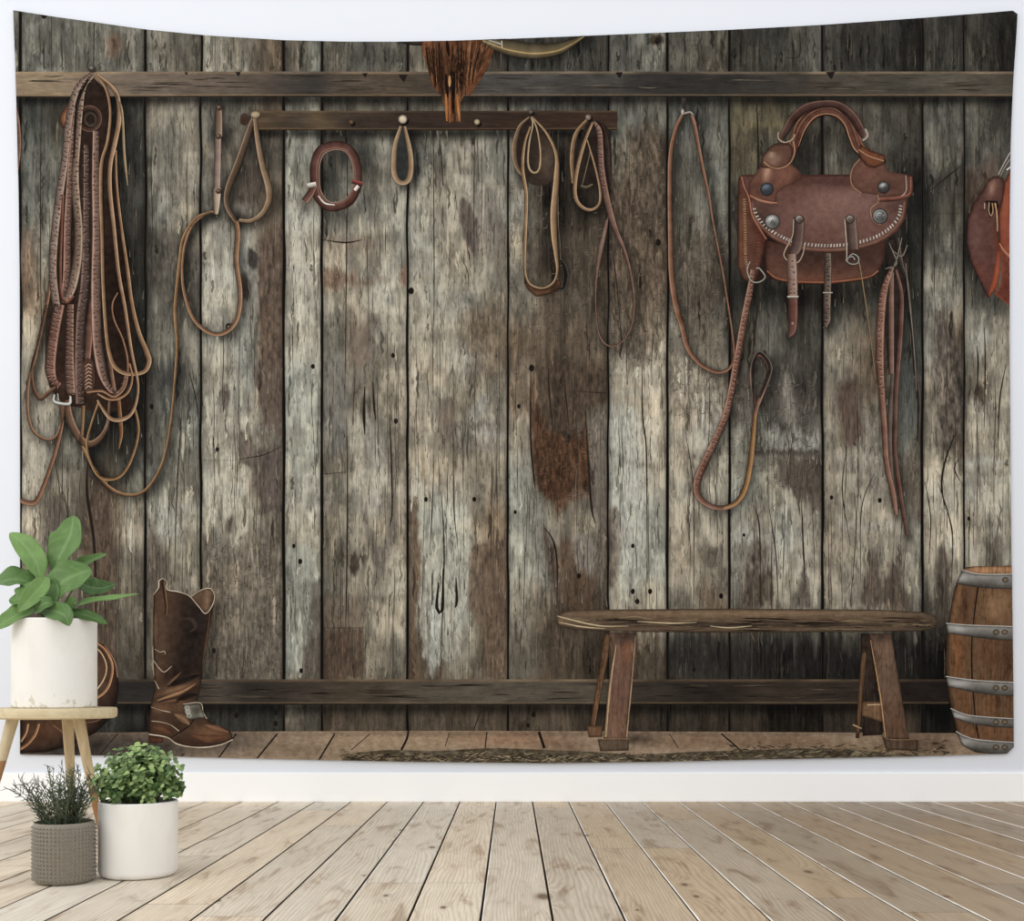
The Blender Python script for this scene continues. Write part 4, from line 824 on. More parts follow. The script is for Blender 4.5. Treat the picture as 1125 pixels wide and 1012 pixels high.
for (a, b, cols) in PL:
    m = (X_ >= a) & (X_ < b)
    xs = sorted(cols); L = np.array([[float(t[0]) for t in cols[x].split()] for x in xs]); Tn = np.array([[TINT[t[1]] for t in cols[x].split()] for x in xs])
    um = np.clip(u[m], xs[0], xs[-1]); vm = v[m]
    vm = np.where(top_row[m], 55.0, np.maximum(vm, 118)); vm = np.where(Y_[m] > 760, 790.0, np.minimum(vm, 760)); vm = np.clip(vm, 55, 790)
    iy = np.clip(np.searchsorted(YS, vm) - 1, 0, len(YS) - 2); fy = (vm - np.array(YS)[iy]) / (np.array(YS)[iy + 1] - np.array(YS)[iy])
    fy = np.clip((fy - .5) * 1.7 + .5, 0, 1)
    if len(xs) > 1:
        ix = np.clip(np.searchsorted(xs, um) - 1, 0, len(xs) - 2); fx = (um - np.array(xs)[ix]) / (np.array(xs)[ix + 1] - np.array(xs)[ix])
        fx = np.clip((fx - .5) * 1.6 + .5, 0, 1)
    else: ix = np.zeros(len(um), int); fx = np.zeros(len(um)); L = np.vstack([L, L]); Tn = np.concatenate([Tn, Tn])
    g_ = lambda A: (A[ix, iy].T * (1 - fx) * (1 - fy) + A[ix + 1, iy].T * fx * (1 - fy) + A[ix, iy + 1].T * (1 - fx) * fy + A[ix + 1, iy + 1].T * fx * fy).T
    lum[m] = g_(L); tint[m] = g_(Tn)
    sd = int(a)
    lum[m] += (fbm(X_[m] / 3, Y_[m] / 60 + sd, sd, 3) - .5) * 1.6
peel = fbm(X_ / 9, Y_ / 22, 31, 4)
lum += 1.7 * np.tanh((peel - .5) * 9) * np.clip((lum - 1.5) / 4, .15, 1) * .55
hb = fbm(X_ / 60, Y_ / 9, 77, 3)
lum += (hb - .5) * 1.4 * np.clip((lum - 3) / 3, 0, 1)
blo = fbm(X_ / 30, Y_ / 34, 51, 3)
tint = tint * (1 + (blo[:, None] - .5) * np.array([.06, 0, -.07]))
lum += (RNG.random(len(X_)) - .5) * .35
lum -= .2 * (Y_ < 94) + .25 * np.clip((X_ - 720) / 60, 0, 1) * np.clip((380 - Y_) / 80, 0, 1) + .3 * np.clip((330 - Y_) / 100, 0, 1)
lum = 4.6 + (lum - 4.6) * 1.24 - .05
tint = tint * np.array((1.012, 1.0, .965))
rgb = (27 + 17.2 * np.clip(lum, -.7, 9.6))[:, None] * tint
# patches of bare wood, of paint, knots
def patch(P, col, al=1.0, fe=2.0, warp=5, smooth=True, tex=.2):
    global rgb
    P = catmull(P, 4, True)[:, :2] if smooth else np.array(P, float)
    x0, y0 = P.min(0) - 14; x1, y1 = P.max(0) + 14
    m = np.where((X_ > x0) & (X_ < x1) & (Y_ > y0) & (Y_ < y1))[0]
    x = X_[m] + warp * (fbm(X_[m] / 4, Y_[m] / 9, 12) - .5) * 2; y = Y_[m] + warp * 2.5 * (fbm(X_[m] / 3, Y_[m] / 18, 22) - .5) * 2
    ins = np.zeros(len(m), bool); d = np.full(len(m), 1e9)
    for i in range(len(P)):
        a, b = P[i], P[(i + 1) % len(P)]
        if abs(a[1] - b[1]) > 1e-9: ins ^= ((a[1] > y) != (b[1] > y)) & (x < (b[0] - a[0]) * (y - a[1]) / (b[1] - a[1]) + a[0])
        ab = b - a; t = np.clip(((x - a[0]) * ab[0] + (y - a[1]) * ab[1]) / max(ab @ ab, 1e-9), 0, 1)
        d = np.minimum(d, np.hypot(x - a[0] - t * ab[0], y - a[1] - t * ab[1]))
    sd = np.where(ins, d, -d)
    w = np.clip(sd / fe * .5 + .5, 0, 1)[:, None] * al
    t = 1 + (fbm(X_[m] / 2.2, Y_[m] / 7, 41, 3) - .5)[:, None] * 2 * tex * 1.3
    rgb[m] = rgb[m] * (1 - w) + np.array(col, float) * t * w
def ell(cx, cy, rx, ry, rot=0, n=14):
    r = math.radians(rot)
    return [(cx + rx * math.cos(a) * math.cos(r) - ry * math.sin(a) * math.sin(r), cy + rx * math.cos(a) * math.sin(r) + ry * math.sin(a) * math.cos(r)) for a in np.linspace(0, 2 * math.pi, n + 1)[:-1]]
PC = (164, 162, 147)
patch([(505, 222), (515, 222), (527, 252), (525, 282), (518, 276), (508, 258)], (92, 82, 74), 1, 1.5, 2)
patch([(530, 215), (548, 222), (552, 260), (535, 285), (524, 250)], (124, 116, 106), .6, 8, 6)
patch([(583, 420), (600, 470), (616, 478), (625, 486), (633, 470), (637, 480), (644, 455), (648, 500), (650, 548), (638, 548), (620, 552), (600, 548), (590, 540), (584, 500)], (78, 54, 38), .95, 2, 3, False, .5)
patch([(606, 545), (624, 548), (622, 560), (615, 562)], (92, 66, 50), .9, 2, 2, False, .4)
patch([(588, 400), (668, 400), (668, 440), (645, 455), (633, 470), (616, 478), (600, 470), (586, 430)], (78, 64, 52), .75, 4, 5, False, .35)
patch([(648, 470), (667, 470), (667, 600), (655, 575), (650, 530)], (110, 100, 90), .8, 4, 2)
patch([(568, 520), (586, 530), (598, 560), (612, 600), (612, 640), (600, 640), (576, 590)], (126, 124, 114), .8, 6, 3)
patch([(596, 580), (608, 600), (614, 625), (612, 665), (604, 640)], (74, 58, 48), .7, 3, 2)
patch([(614, 600), (640, 595), (655, 620), (650, 665), (618, 665)], (84, 62, 46), .7, 4, 4)
patch([(632, 590), (652, 600), (655, 625), (640, 630), (630, 610)], (136, 132, 124), .7, 5, 4)
patch([(667, 570), (680, 560), (684, 590), (676, 640), (668, 640)], (106, 92, 78), .85, 2, 2)
patch([(668, 200), (671, 152), (683, 160), (690, 140), (700, 148), (712, 140), (722, 135), (731, 200), (731, 380), (700, 400), (669, 380)], (92, 78, 64), .62, 3, 8, False, .6)
patch([(670, 450), (700, 470), (712, 560), (700, 640), (684, 668), (676, 560)], (174, 174, 162), .7, 8, 6)
patch([(459, 600), (500, 590), (516, 598), (511, 650), (500, 690), (505, 720), (476, 735), (470, 740), (462, 690)], PC, .85, 2.5, 6, False)
patch([(473, 660), (485, 660), (478, 738), (473, 736)], (170, 172, 164), .9, 1.5, 2)
patch([(448, 545), (458, 545), (462, 610), (458, 680), (460, 745), (449, 745)], (102, 84, 66), .85, 2, 3, False)
patch([(516, 600), (556, 590), (556, 745), (530, 745), (530, 690), (514, 670)], (104, 86, 70), .8, 3, 4, False, .3)
patch([(500, 350), (556, 320), (556, 420), (530, 410), (505, 375)], (112, 98, 80), .65, 5, 8, False, .4)
patch([(516, 450), (535, 430), (532, 455), (518, 465)], (150, 148, 138), .8, 2, 2)
patch(ell(535, 477, 22, 3.5, 5), (160, 156, 146), .8, 3, 2); patch(ell(530, 466, 26, 4, 2), (112, 106, 98), .7, 4, 2); patch(ell(535, 490, 26, 5, 4), (118, 112, 104), .6, 4, 2)
patch([(480, 445), (500, 440), (498, 480), (484, 490)], (100, 88, 76), .7, 3, 4)
patch([(262, 505), (275, 495), (300, 490), (311, 488), (311, 560), (290, 570), (282, 540), (278, 515)], (92, 82, 75), .95, 2, 4, False)
patch([(262, 475), (275, 480), (283, 500), (264, 502)], (100, 90, 80), .9, 2, 4)
patch([(275, 400), (311, 400), (311, 480), (292, 470), (284, 440)], (94, 80, 70), .85, 2, 5, False)
patch([(284, 260), (311, 250), (311, 400), (290, 400), (283, 340)], (92, 76, 64), .85, 2.5, 5, False, .35)
patch([(262, 290), (282, 290), (280, 420), (266, 420)], (132, 132, 124), .6, 2, 5)
patch(ell(278, 285, 6, 11), (56, 50, 46), .9, 2, 3); patch(ell(270, 315, 6, 14), (60, 54, 48), .85, 3, 4); patch(ell(248, 435, 5, 14), (84, 76, 68), .9, 2, 3)
patch(ell(253, 577, 4, 9), (84, 76, 68), .9, 2, 3); patch(ell(247, 360, 5, 22, 5), (92, 88, 80), .6, 3, 4)
patch([(222, 595), (262, 600), (280, 580), (311, 570), (311, 745), (222, 745)], (104, 94, 82), .55, 5, 8, False, .5)
patch([(165, 262), (185, 258), (212, 275), (216, 330), (195, 350), (165, 310)], (84, 78, 70), .6, 6, 9, True, .5)
patch([(170, 400), (200, 398), (206, 418), (176, 422)], (62, 62, 60), .7, 6, 5)
patch([(162, 585), (175, 590), (185, 620), (178, 660), (163, 660)], (96, 86, 76), .6, 4, 8); 
patch([(95, 540), (120, 520), (128, 600), (128, 740), (98, 740)], (88, 72, 60), .7, 3, 5, False, .4)
patch([(48, 560), (62, 550), (78, 600), (62, 640), (50, 620)], (92, 84, 76), .7, 5, 6); patch(ell(30, 290, 7, 40), (116, 84, 62), .5, 6, 6)
patch([(24, 370), (50, 440), (56, 480), (40, 560), (24, 570)], (164, 158, 142), .55, 6, 8)
patch([(356, 265), (378, 262), (400, 258), (418, 262), (405, 275), (380, 275)], (112, 98, 84), .6, 3, 4); patch([(356, 295), (385, 303), (420, 308), (400, 312), (358, 318)], (110, 82, 64), .6, 4, 4)
patch([(380, 355), (405, 355), (410, 400), (382, 410)], (112, 98, 84), .7, 4, 4, False); patch(ell(444, 303, 4, 12), (140, 92, 70), .6, 3, 2)
patch([(356, 400), (378, 395), (382, 480), (358, 500)], (110, 108, 102), .6, 4, 4); patch(ell(415, 500, 7, 30), (168, 164, 152), .6, 6, 4); patch(ell(412, 550, 7, 16), (170, 168, 158), .6, 5, 4)
patch([(398, 540), (402, 590), (420, 630), (432, 590), (434, 540), (428, 580), (418, 600), (406, 580)], (104, 96, 88), .7, 3, 2)
patch([(357, 690), (400, 690), (400, 745), (357, 745)], (82, 66, 54), .85, 2, 2, False, .25); patch([(357, 655), (395, 655), (398, 688), (357, 688)], (106, 92, 78), .7, 3, 3, False)
patch(ell(388, 620, 5, 12), (60, 50, 42), .9, 2, 3); patch(ell(397, 616, 4, 10, 20), (66, 56, 48), .8, 2, 3)
patch([(322, 640), (352, 640), (352, 745), (335, 745), (330, 700)], (88, 80, 72), .7, 3, 4, False); patch([(313, 600), (345, 600), (340, 690), (330, 740), (313, 740)], (146, 148, 137), .6, 3, 4, False)
patch([(803, 400), (830, 395), (860, 390), (900, 390), (902, 480), (860, 478), (850, 440), (820, 470), (803, 470)], (74, 68, 62), .55, 6, 8, False, .4)
patch([(860, 400), (870, 430), (874, 468), (862, 466), (858, 440)], (134, 128, 116), .8, 3, 3); patch([(835, 470), (900, 476), (902, 498), (840, 494)], (146, 144, 134), .7, 4, 5, False, .5)
patch([(855, 500), (902, 505), (902, 560), (870, 545), (850, 530)], (80, 70, 62), .8, 4, 7, False); patch(ell(860, 497, 42, 3), (58, 52, 46), .7, 2, 2)
patch([(810, 570), (840, 560), (850, 640), (815, 668)], (110, 100, 88), .5, 5, 6); patch([(822, 612), (835, 600), (850, 640), (848, 668), (815, 668)], (82, 72, 62), .9, 2, 6, False, .4)
patch([(876, 640), (884, 620), (892, 668), (872, 668)], (84, 76, 68), .8, 2, 4, False); patch(ell(817, 585, 8, 10), (168, 168, 158), .6, 4, 3)
patch([(735, 395), (760, 385), (800, 410), (800, 450), (770, 470), (736, 440)], (140, 130, 114), .6, 5, 6, False, .6)
patch([(742, 260), (800, 265), (790, 330), (765, 370), (742, 345)], (84, 74, 62), .6, 6, 5, False, .5)
patch([(920, 430), (940, 420), (945, 480), (928, 490)], (80, 64, 54), .8, 4, 3); patch([(950, 640), (960, 600), (968, 640), (985, 610), (1000, 668), (945, 668)], (84, 72, 62), .8, 3, 5, False)
patch([(995, 510), (1002, 490), (1012, 470), (1012, 570), (1000, 560)], (98, 88, 76), .8, 2.5, 2); patch([(985, 400), (1000, 400), (1003, 470), (990, 490)], (124, 130, 124), .6, 4, 4)
patch([(1022, 360), (1040, 350), (1056, 400), (1055, 480), (1030, 490), (1026, 420)], (88, 80, 72), .75, 5, 7, True, .6)
patch([(1028, 620), (1038, 600), (1045, 640), (1040, 700), (1028, 690)], (72, 64, 56), .85, 3, 4); patch(ell(1080, 508, 24, 4), (168, 168, 156), .7, 3, 2); patch(ell(1080, 520, 24, 4), (116, 112, 100), .7, 4, 2)
patch(ell(1075, 432, 8, 10), (62, 52, 42), .8, 3, 4); patch([(1085, 600), (1100, 590), (1098, 625), (1080, 625)], (88, 80, 68), .7, 3, 5)
patch([(1060, 190), (1095, 175), (1085, 230), (1062, 220)], (80, 62, 52), .6, 6, 3); patch([(1020, 205), (1056, 180), (1056, 188), (1022, 214)], (64, 58, 52), .8, 2, 2)
patch(ell(125, 50, 9, 14), (108, 84, 66), .7, 4, 3); patch([(805, 690), (1005, 690), (1005, 745), (805, 745)], (38, 36, 34), .55, 10, 4, False); patch([(735, 700), (800, 700), (800, 735), (740, 735)], (42, 40, 38), .7, 8, 4)
patch(ell(721, 45, 8, 6), (58, 48, 38), 1, 1.5, 1); patch(ell(850, 137, 44, 4), (130, 114, 76), .3, 3, 2)
for (x, y, rx, ry_, c, al) in ((700, 432, 28, 4, (178, 174, 160), .5), (700, 470, 30, 5, (176, 173, 160), .5), (702, 512, 28, 3, (120, 112, 98), .5), (698, 548, 30, 6, (182, 180, 168), .5), (702, 590, 26, 4, (178, 176, 164), .5), (760, 440, 22, 5, (168, 160, 142), .5), (768, 478, 30, 5, (172, 166, 150), .5), (765, 500, 28, 3, (112, 102, 90), .4),
        (850, 590, 44, 6, (172, 171, 160), .5), (840, 622, 30, 5, (160, 158, 147), .4), (955, 505, 40, 4, (160, 154, 142), .5), (950, 518, 44, 5, (112, 104, 94), .4), (960, 578, 44, 5, (164, 160, 148), .5), (950, 590, 44, 4, (118, 110, 98), .4), (1035, 330, 16, 6, (140, 138, 128), .5), (1085, 470, 20, 5, (170, 168, 154), .4),
        (500, 395, 40, 6, (160, 156, 144), .35), (470, 300, 18, 6, (166, 164, 152), .4), (500, 165, 36, 6, (150, 146, 134), .4), (520, 190, 24, 4, (104, 98, 88), .4), (420, 330, 20, 6, (150, 148, 136), .4), (335, 380, 16, 7, (168, 167, 155), .4), (335, 300, 16, 5, (164, 162, 150), .4), (240, 300, 14, 12, (166, 165, 152), .4), (250, 540, 22, 8, (174, 171, 158), .5), (250, 470, 24, 6, (168, 162, 148), .4), (195, 560, 20, 5, (156, 153, 142), .4),
        (610, 390, 40, 5, (84, 70, 58), .4), (590, 440, 20, 4, (116, 100, 82), .4), (575, 485, 10, 6, (140, 128, 110), .5), (640, 545, 14, 5, (130, 122, 112), .4), (705, 395, 24, 4, (150, 140, 122), .4), (830, 350, 26, 6, (92, 84, 74), .5), (1080, 545, 22, 5, (176, 174, 162), .4), (1035, 560, 20, 10, (176, 172, 156), .5)):
    patch(ell(x, y, rx, ry_, rr.uniform(-4, 4)), c, al, 4, 4)
patch([(258, 200), (266, 187), (280, 180), (290, 195), (291, 214), (282, 232), (268, 238), (258, 230)], (72, 62, 54), .75, 4, 4); patch(ell(268, 230, 14, 7), (128, 122, 110), .7, 4, 3)
# printed shading next to hung things
for (P, rad, a) in SHADOWS:
    x0, y0 = P.min(0) - rad * 2; x1, y1 = P.max(0) + rad * 2
    m = np.where((X_ > x0) & (X_ < x1) & (Y_ > y0) & (Y_ < y1))[0]
    if not len(m): continue
    d = np.full(len(m), 1e9); Q_ = P[::2] if len(P) > 40 else P
    for i in range(len(Q_) - 1):
        p, q = Q_[i], Q_[i + 1]; ab = q - p; t = np.clip(((X_[m] - p[0]) * ab[0] + (Y_[m] - p[1]) * ab[1]) / max(ab @ ab, 1e-9), 0, 1)
        d = np.minimum(d, np.hypot(X_[m] - p[0] - t * ab[0], Y_[m] - p[1] - t * ab[1]))
    rgb[m] *= (1 - a * np.exp(-(d / rad) ** 2))[:, None]
# soft dark edge beside each gap
for (a, b, _) in PL[:-1]:
    rgb *= (1 - .28 * np.exp(-((X_ - b) / 3.5) ** 2))[:, None]
rgb = np.clip(rgb, 14, 215)
nx, ny = len(gx), len(gy)
idx = np.arange(nx * ny).reshape(ny, nx)
quads = np.stack([idx[:-1, :-1], idx[:-1, 1:], idx[1:, 1:], idx[1:, :-1]], -1).reshape(-1, 4)
ct = np.interp(gx, TOPX, TOPY)
cx_, cy_ = clampxy(X_, Y_)
qx, qy = cx_[quads], cy_[quads]
area = (qx[:, 2] - qx[:, 0]) * (qy[:, 2] - qy[:, 0])
quads = quads[np.abs(area) > .15]
base3 = to3(X_, Y_, np.zeros(len(X_)))
# cracks, gaps and nail holes, same cloth mesh
cr_ = Layer()
GC = (16, 14, 13)
for x, w in ((22.5, 4), (160, 3.2), (221, 3), (312, 3.6), (354, 3.4), (448, 3), (558, 2.6), (668, 2.4), (733, 3.2), (801, 3), (903, 3.4), (1013, 3.2), (1058.5, 2.4)):
    pts = [(x + RNG.normal(0, .4), y) for y in range(8, 806, 40)] + [(x, 806)]
    cr_.ribbon(pts, [w * rr.uniform(.8, 1.15) for _ in pts], [(-1, (44, 38, 33)), (-.5, GC), (.5, GC), (1, (50, 44, 38))], .3, jit=2, step=8)
cracks = [([(46, 108), (45, 200), (45, 300), (47, 400)], .9), ([(85, 20), (84, 80)], 1.2), ([(104, 26), (103, 80)], 2.2), ([(57, 20), (57, 80)], 1.4), ([(98, 500), (96, 540), (104, 600), (106, 680)], 3), ([(127, 480), (128, 745)], 1),
 ([(66, 530), (74, 560), (78, 620)], 1), ([(60, 500), (66, 540), (66, 575)], .8), ([(206, 400), (216, 440), (219, 470)], 1.1), ([(201, 440), (197, 500), (194, 560), (192, 640)], 1.1), ([(183, 200), (183, 250)], .8), ([(196, 40), (197, 80)], 1), ([(382, 108), (381, 270), (379, 440)], 1.1), ([(382, 54), (382, 78)], 1),
 ([(381, 460), (382, 540), (381, 640), (380, 690)], 1.3), ([(355, 264), (380, 267), (398, 264)], 1.6), ([(355, 521), (381, 519)], 1.6), ([(355, 690), (400, 690)], 1.3), ([(402, 690), (401, 745)], .9), ([(401, 425), (400, 455), (401, 478)], 3), ([(410, 420), (411, 445), (413, 462)], 2.4), ([(428, 455), (430, 500), (431, 560), (428, 580)], 1.5), ([(432, 650), (428, 660), (427, 700)], 1),
 ([(476, 108), (477, 280), (477, 360)], 1), ([(522, 120), (521, 200), (521, 320)], .9), ([(484, 160), (487, 205)], 3), ([(526, 200), (524, 145)], 1.6), ([(477, 500), (475, 560), (472, 610)], 1.1), ([(498, 480), (499, 560), (503, 600)], 1.1), ([(485, 540), (488, 600), (487, 650), (484, 745)], 1.3), ([(487, 625), (486, 670), (480, 668), (482, 640)], 3.4), ([(475, 630), (475, 665)], 3), ([(501, 635), (502, 660), (500, 668)], 3), ([(541, 500), (540, 560), (539, 640)], 1), ([(514, 490), (514, 600)], .8), ([(496, 660), (496, 745)], 1.3), ([(516, 660), (515, 745)], 1), ([(531, 690), (531, 745)], .8), ([(440, 420), (441, 440)], .8),
 ([(583, 400), (583, 480), (586, 520), (588, 538)], 1.8), ([(602, 404), (604, 440), (608, 478)], 1.4), ([(618, 402), (622, 440), (626, 480)], 1.2), ([(628, 400), (630, 470)], 1), ([(643, 452), (647, 520), (650, 560), (654, 575)], 2), ([(644, 300), (666, 470)], .01), ([(612, 545), (613, 575)], 1.2), ([(598, 580), (608, 595), (612, 620), (612, 660)], 1.6), ([(630, 430), (660, 432), (668, 432)], 1), ([(705, 400), (706, 460), (710, 500), (711, 640)], 1.4), ([(726, 400), (727, 450)], 1.1), ([(690, 430), (688, 470)], 1),
 ([(620, 240), (621, 330)], .8), ([(671, 270), (676, 300), (683, 376)], 1), ([(656, 310), (655, 400)], 1), ([(753, 476), (760, 520), (762, 560), (762, 660)], 1), ([(757, 54), (757, 78)], 1), ([(829, 40), (827, 78)], 1), ([(862, 34), (862, 78)], 1.1), ([(878, 33), (878, 62), (863, 64)], 1.1), ([(934, 28), (934, 78)], 1), ([(944, 27), (943, 78)], 1),
 ([(831, 108), (833, 180), (834, 300), (827, 390)], 2.4), ([(947, 108), (947, 140)], 2), ([(897, 108), (904, 160), (905, 215)], 1.6), ([(828, 555), (834, 580), (835, 640)], 1.4), ([(845, 560), (852, 610), (855, 668)], 1.2), ([(880, 550), (882, 600), (884, 640)], 1.6), ([(813, 560), (816, 610)], 1.2), ([(930, 490), (925, 540), (934, 600)], 1), ([(960, 520), (946, 560), (945, 640)], 1), ([(983, 570), (979, 640)], 1), ([(938, 540), (940, 580), (934, 665)], .9),
 ([(1050, 475), (1040, 500), (1034, 530), (1038, 560)], 1.8), ([(1052, 505), (1048, 515), (1055, 530)], 1.4), ([(1016, 530), (1022, 570), (1020, 620)], 1.2), ([(1030, 530), (1040, 560), (1046, 590), (1045, 640)], 1.2), ([(1073, 380), (1074, 400), (1073, 430)], 1.8), ([(1081, 360), (1082, 400), (1081, 470)], 1.4), ([(1105, 400), (1098, 440), (1096, 500)], 1.5), ([(1070, 540), (1069, 600)], 1.4), ([(1087, 560), (1087, 620)], 1.2), ([(1102, 500), (1101, 590)], 1), ([(1018, 40), (1047, 20), (1046, 78)], .01), ([(1047, 20), (1047, 78)], 1.8), ([(1073, 18), (1074, 78)], 1.4), ([(1075, 110), (1074, 190)], 1.1), ([(1022, 210), (1040, 195), (1055, 183)], 1.6), ([(1018, 235), (1056, 235)], .7),
 ([(505, 280), (514, 300), (514, 320)], .8), ([(262, 505), (290, 500), (311, 490)], 1), ([(222, 506), (262, 506)], .7), ([(240, 475), (239, 492)], 1), ([(250, 410), (251, 490)], .7), ([(334, 240), (331, 250)], .8), ([(317, 440), (325, 430)], 1), ([(150, 720), (150, 640)], .01), ([(640, 54), (640, 78)], .8), ([(611, 50), (611, 78)], 1.6), ([(601, 108), (601, 122)], 1.2), ([(693, 42), (693, 78)], 1),
 ([(383, 776), (383, 803)], .9), ([(459, 776), (459, 803)], .8), ([(498, 776), (496, 803)], 1.6), ([(530, 776), (520, 803)], 3), ([(603, 776), (603, 803)], 1), ([(640, 776), (640, 803)], 1), ([(448, 776), (449, 803)], 2), ([(874, 776), (873, 803)], 3), ([(902, 776), (901, 803)], 3), ([(850, 700), (850, 745)], 1), ([(884, 700), (884, 745)], 1), ([(935, 700), (934, 745)], .9), ([(780, 700), (779, 745)], .7)]
for pts, w in cracks:
    if w < .1: continue
    w *= 1.15
    cr_.ribbon(pts, [w * .35] + [w] * (len(pts) - 2) + [w * .35], [(-1, (58, 50, 43)), (0, (24, 20, 17)), (1, (50, 43, 37))], .3, jit=3, step=5)
# random fine checks following the planks
for (a, b, _) in PL:
    n = int((b - a) * .75)
    for i in range(n):
        x = rr.uniform(a + 3, b - 3); y = rr.choice([rr.uniform(110, 740), rr.uniform(110, 740), rr.uniform(30, 76), rr.uniform(420, 740)]); l = rr.uniform(8, 46)
        ye = min(y + l, 78 if y < 79 else 745)
        dx = rr.uniform(-1.5, 1.5); w = rr.uniform(.35, .95)
        c = rr.choice([(60, 52, 45), (44, 38, 33), (74, 64, 54), (134, 130, 118)]) if 380 < y < 600 else rr.choice([(60, 52, 45), (44, 38, 33), (96, 88, 78)])
        cr_.ribbon([(x, y), (x + dx, (y + ye) / 2), (x + dx * .5, ye)], [.15, w, .15], [(-1, c), (1, c)], .2, step=9)
for (x, y, r) in ((435, 463, 2.4), (468, 549, 2.2), (521, 549, 2.2), (570, 447, 2), (566, 563, 1.8), (913, 547, 2), (966, 550, 2.2), (235, 715, 2.4), (331, 737, 2.2), (636, 633, 2.4), (695, 600, 2), (792, 655, 2.4), (723, 267, 3), (432, 391, 2.2), (344, 403, 2.2), (239, 494, 2), (452, 320, 3), (722, 46, 3), (584, 405, 3), (260, 786, 2.6), (303, 783, 2.4), (303, 795, 2.4), (920, 729, 1.8), (817, 588, 1.6), (762, 736, 2), (167, 447, 2.4), (251, 359, 2.8), (586, 785, 2.4), (580, 797, 2), (1064, 570, 1.8), (49, 17, 3.4), (695, 650, 2.4), (714, 650, 2.4), (700, 661, 2.4), (330, 617, 2.4), (323, 600, 2)):
    cr_.shape(el(x, y, r, r * 1.3, 9), (28, 23, 20), layer=.35, sp=2)
def loc(x, y):
    i = int(min(max((x - 13) / ST, 0), len(gx) - 1)); j = int(min(max((y - 10) / ST, 0), len(gy) - 1))
    return rgb[j * len(gx) + i]
# flaked strips: crisp edged slivers a little lighter or darker than the wood around them
for (a, b, _) in PL:
    for i in range(int((b - a) * 1.5)):
        x = rr.uniform(a + 4, b - 4); y = rr.uniform(112, 735) if i % 5 else rr.uniform(28, 76); l = rr.uniform(8, 42)
        lim = 78 if y < 79 else 745
        if y + l > lim: l = lim - y
        if l < 6: continue
        c0 = loc(x, y + l / 2); k = rr.choice([.62, .72, .8, .85, 1.14, 1.2, 1.28]) if y > 380 else rr.choice([.6, .7, .8, .86, 1.12, 1.18])
        c = np.minimum(np.clip(c0 * k + (rr.uniform(-4, 4)), 20, 190), (186, 183, 168))
        w = rr.uniform(1.0, 4.2)
        P = [(x + rr.gauss(0, .7), y + l * q / 6) for q in range(7)]
        cr_.ribbon(P, [.2] + [w * rr.uniform(.35, 1.1) for _ in range(5)] + [.2], [(-1, (c + c0) / 2), (-.7, c), (.7, c), (1, (c + c0) / 2)], .12, jit=4, step=5)
# long fine checks
for (a, b, _) in PL:
    for i in range(int((b - a) / 5)):
        x = rr.uniform(a + 4, b - 4); y = rr.uniform(112, 660) if i % 3 else rr.uniform(400, 640); l = rr.uniform(50, 170)
        pts = [(x + rr.gauss(0, .8), min(745, y + l * q / 4)) for q in range(5)]
        c = rr.choice([(62, 54, 47), (50, 43, 37), (78, 70, 60)])
        cr_.ribbon(pts, [.2, rr.uniform(.4, .9), rr.uniform(.4, 1), rr.uniform(.4, .8), .2], [(-1, c), (1, c)], .22, step=7)
# short raised fibres of the grain
for i in range(5200):
    x = rr.uniform(24, 1108); y = rr.uniform(115, 742) if i % 6 else rr.uniform(30, 76)
    rough = i % 3 == 0
    if rough: x, y = rr.choice([(rr.uniform(670, 730), rr.uniform(160, 400)), (rr.uniform(736, 800), rr.uniform(230, 460)), (rr.uniform(590, 650), rr.uniform(470, 548)), (rr.uniform(224, 310), rr.uniform(590, 740)), (rr.uniform(560, 666), rr.uniform(200, 420)), (rr.uniform(805, 895), rr.uniform(420, 540))])
    L = rr.uniform(1.2, 3.0) if rough else rr.uniform(2, 7); a = rr.gauss(-.5, .6) if rough else rr.gauss(1.5708, .12)
    k = rr.random()
    c = (112, 103, 90) if k < .25 else ((46, 39, 33) if k < .6 else (66, 57, 48))
    if k < .25 and y > 668: c = (66, 57, 48)
    elif y > 400 and k < .25 and not rough: c = (142, 138, 125)
    if 585 < x < 655 and 400 < y < 555: c = (46, 36, 29) if k < .7 else (92, 72, 56)
    dx, dy = L * math.cos(a), L * math.sin(a)
    cr_.ribbon([(x - dx, y - dy), (x + dx, y + dy)], [.2, .7], [(-1, c), (1, c)], .25, step=12)
n0 = len(X_)
cv = np.array(cr_.v); p3 = to3(cv[:, 0], cv[:, 1], np.array(cr_.l))
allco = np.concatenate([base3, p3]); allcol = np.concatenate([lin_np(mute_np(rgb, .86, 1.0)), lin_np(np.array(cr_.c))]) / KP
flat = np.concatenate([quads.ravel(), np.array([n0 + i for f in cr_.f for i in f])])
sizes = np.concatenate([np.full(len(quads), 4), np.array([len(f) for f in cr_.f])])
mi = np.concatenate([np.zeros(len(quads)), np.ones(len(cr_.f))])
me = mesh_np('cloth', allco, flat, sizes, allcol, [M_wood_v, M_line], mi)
link('cloth', me, None, TAPESTRY, 'grey brown weathered plank print')
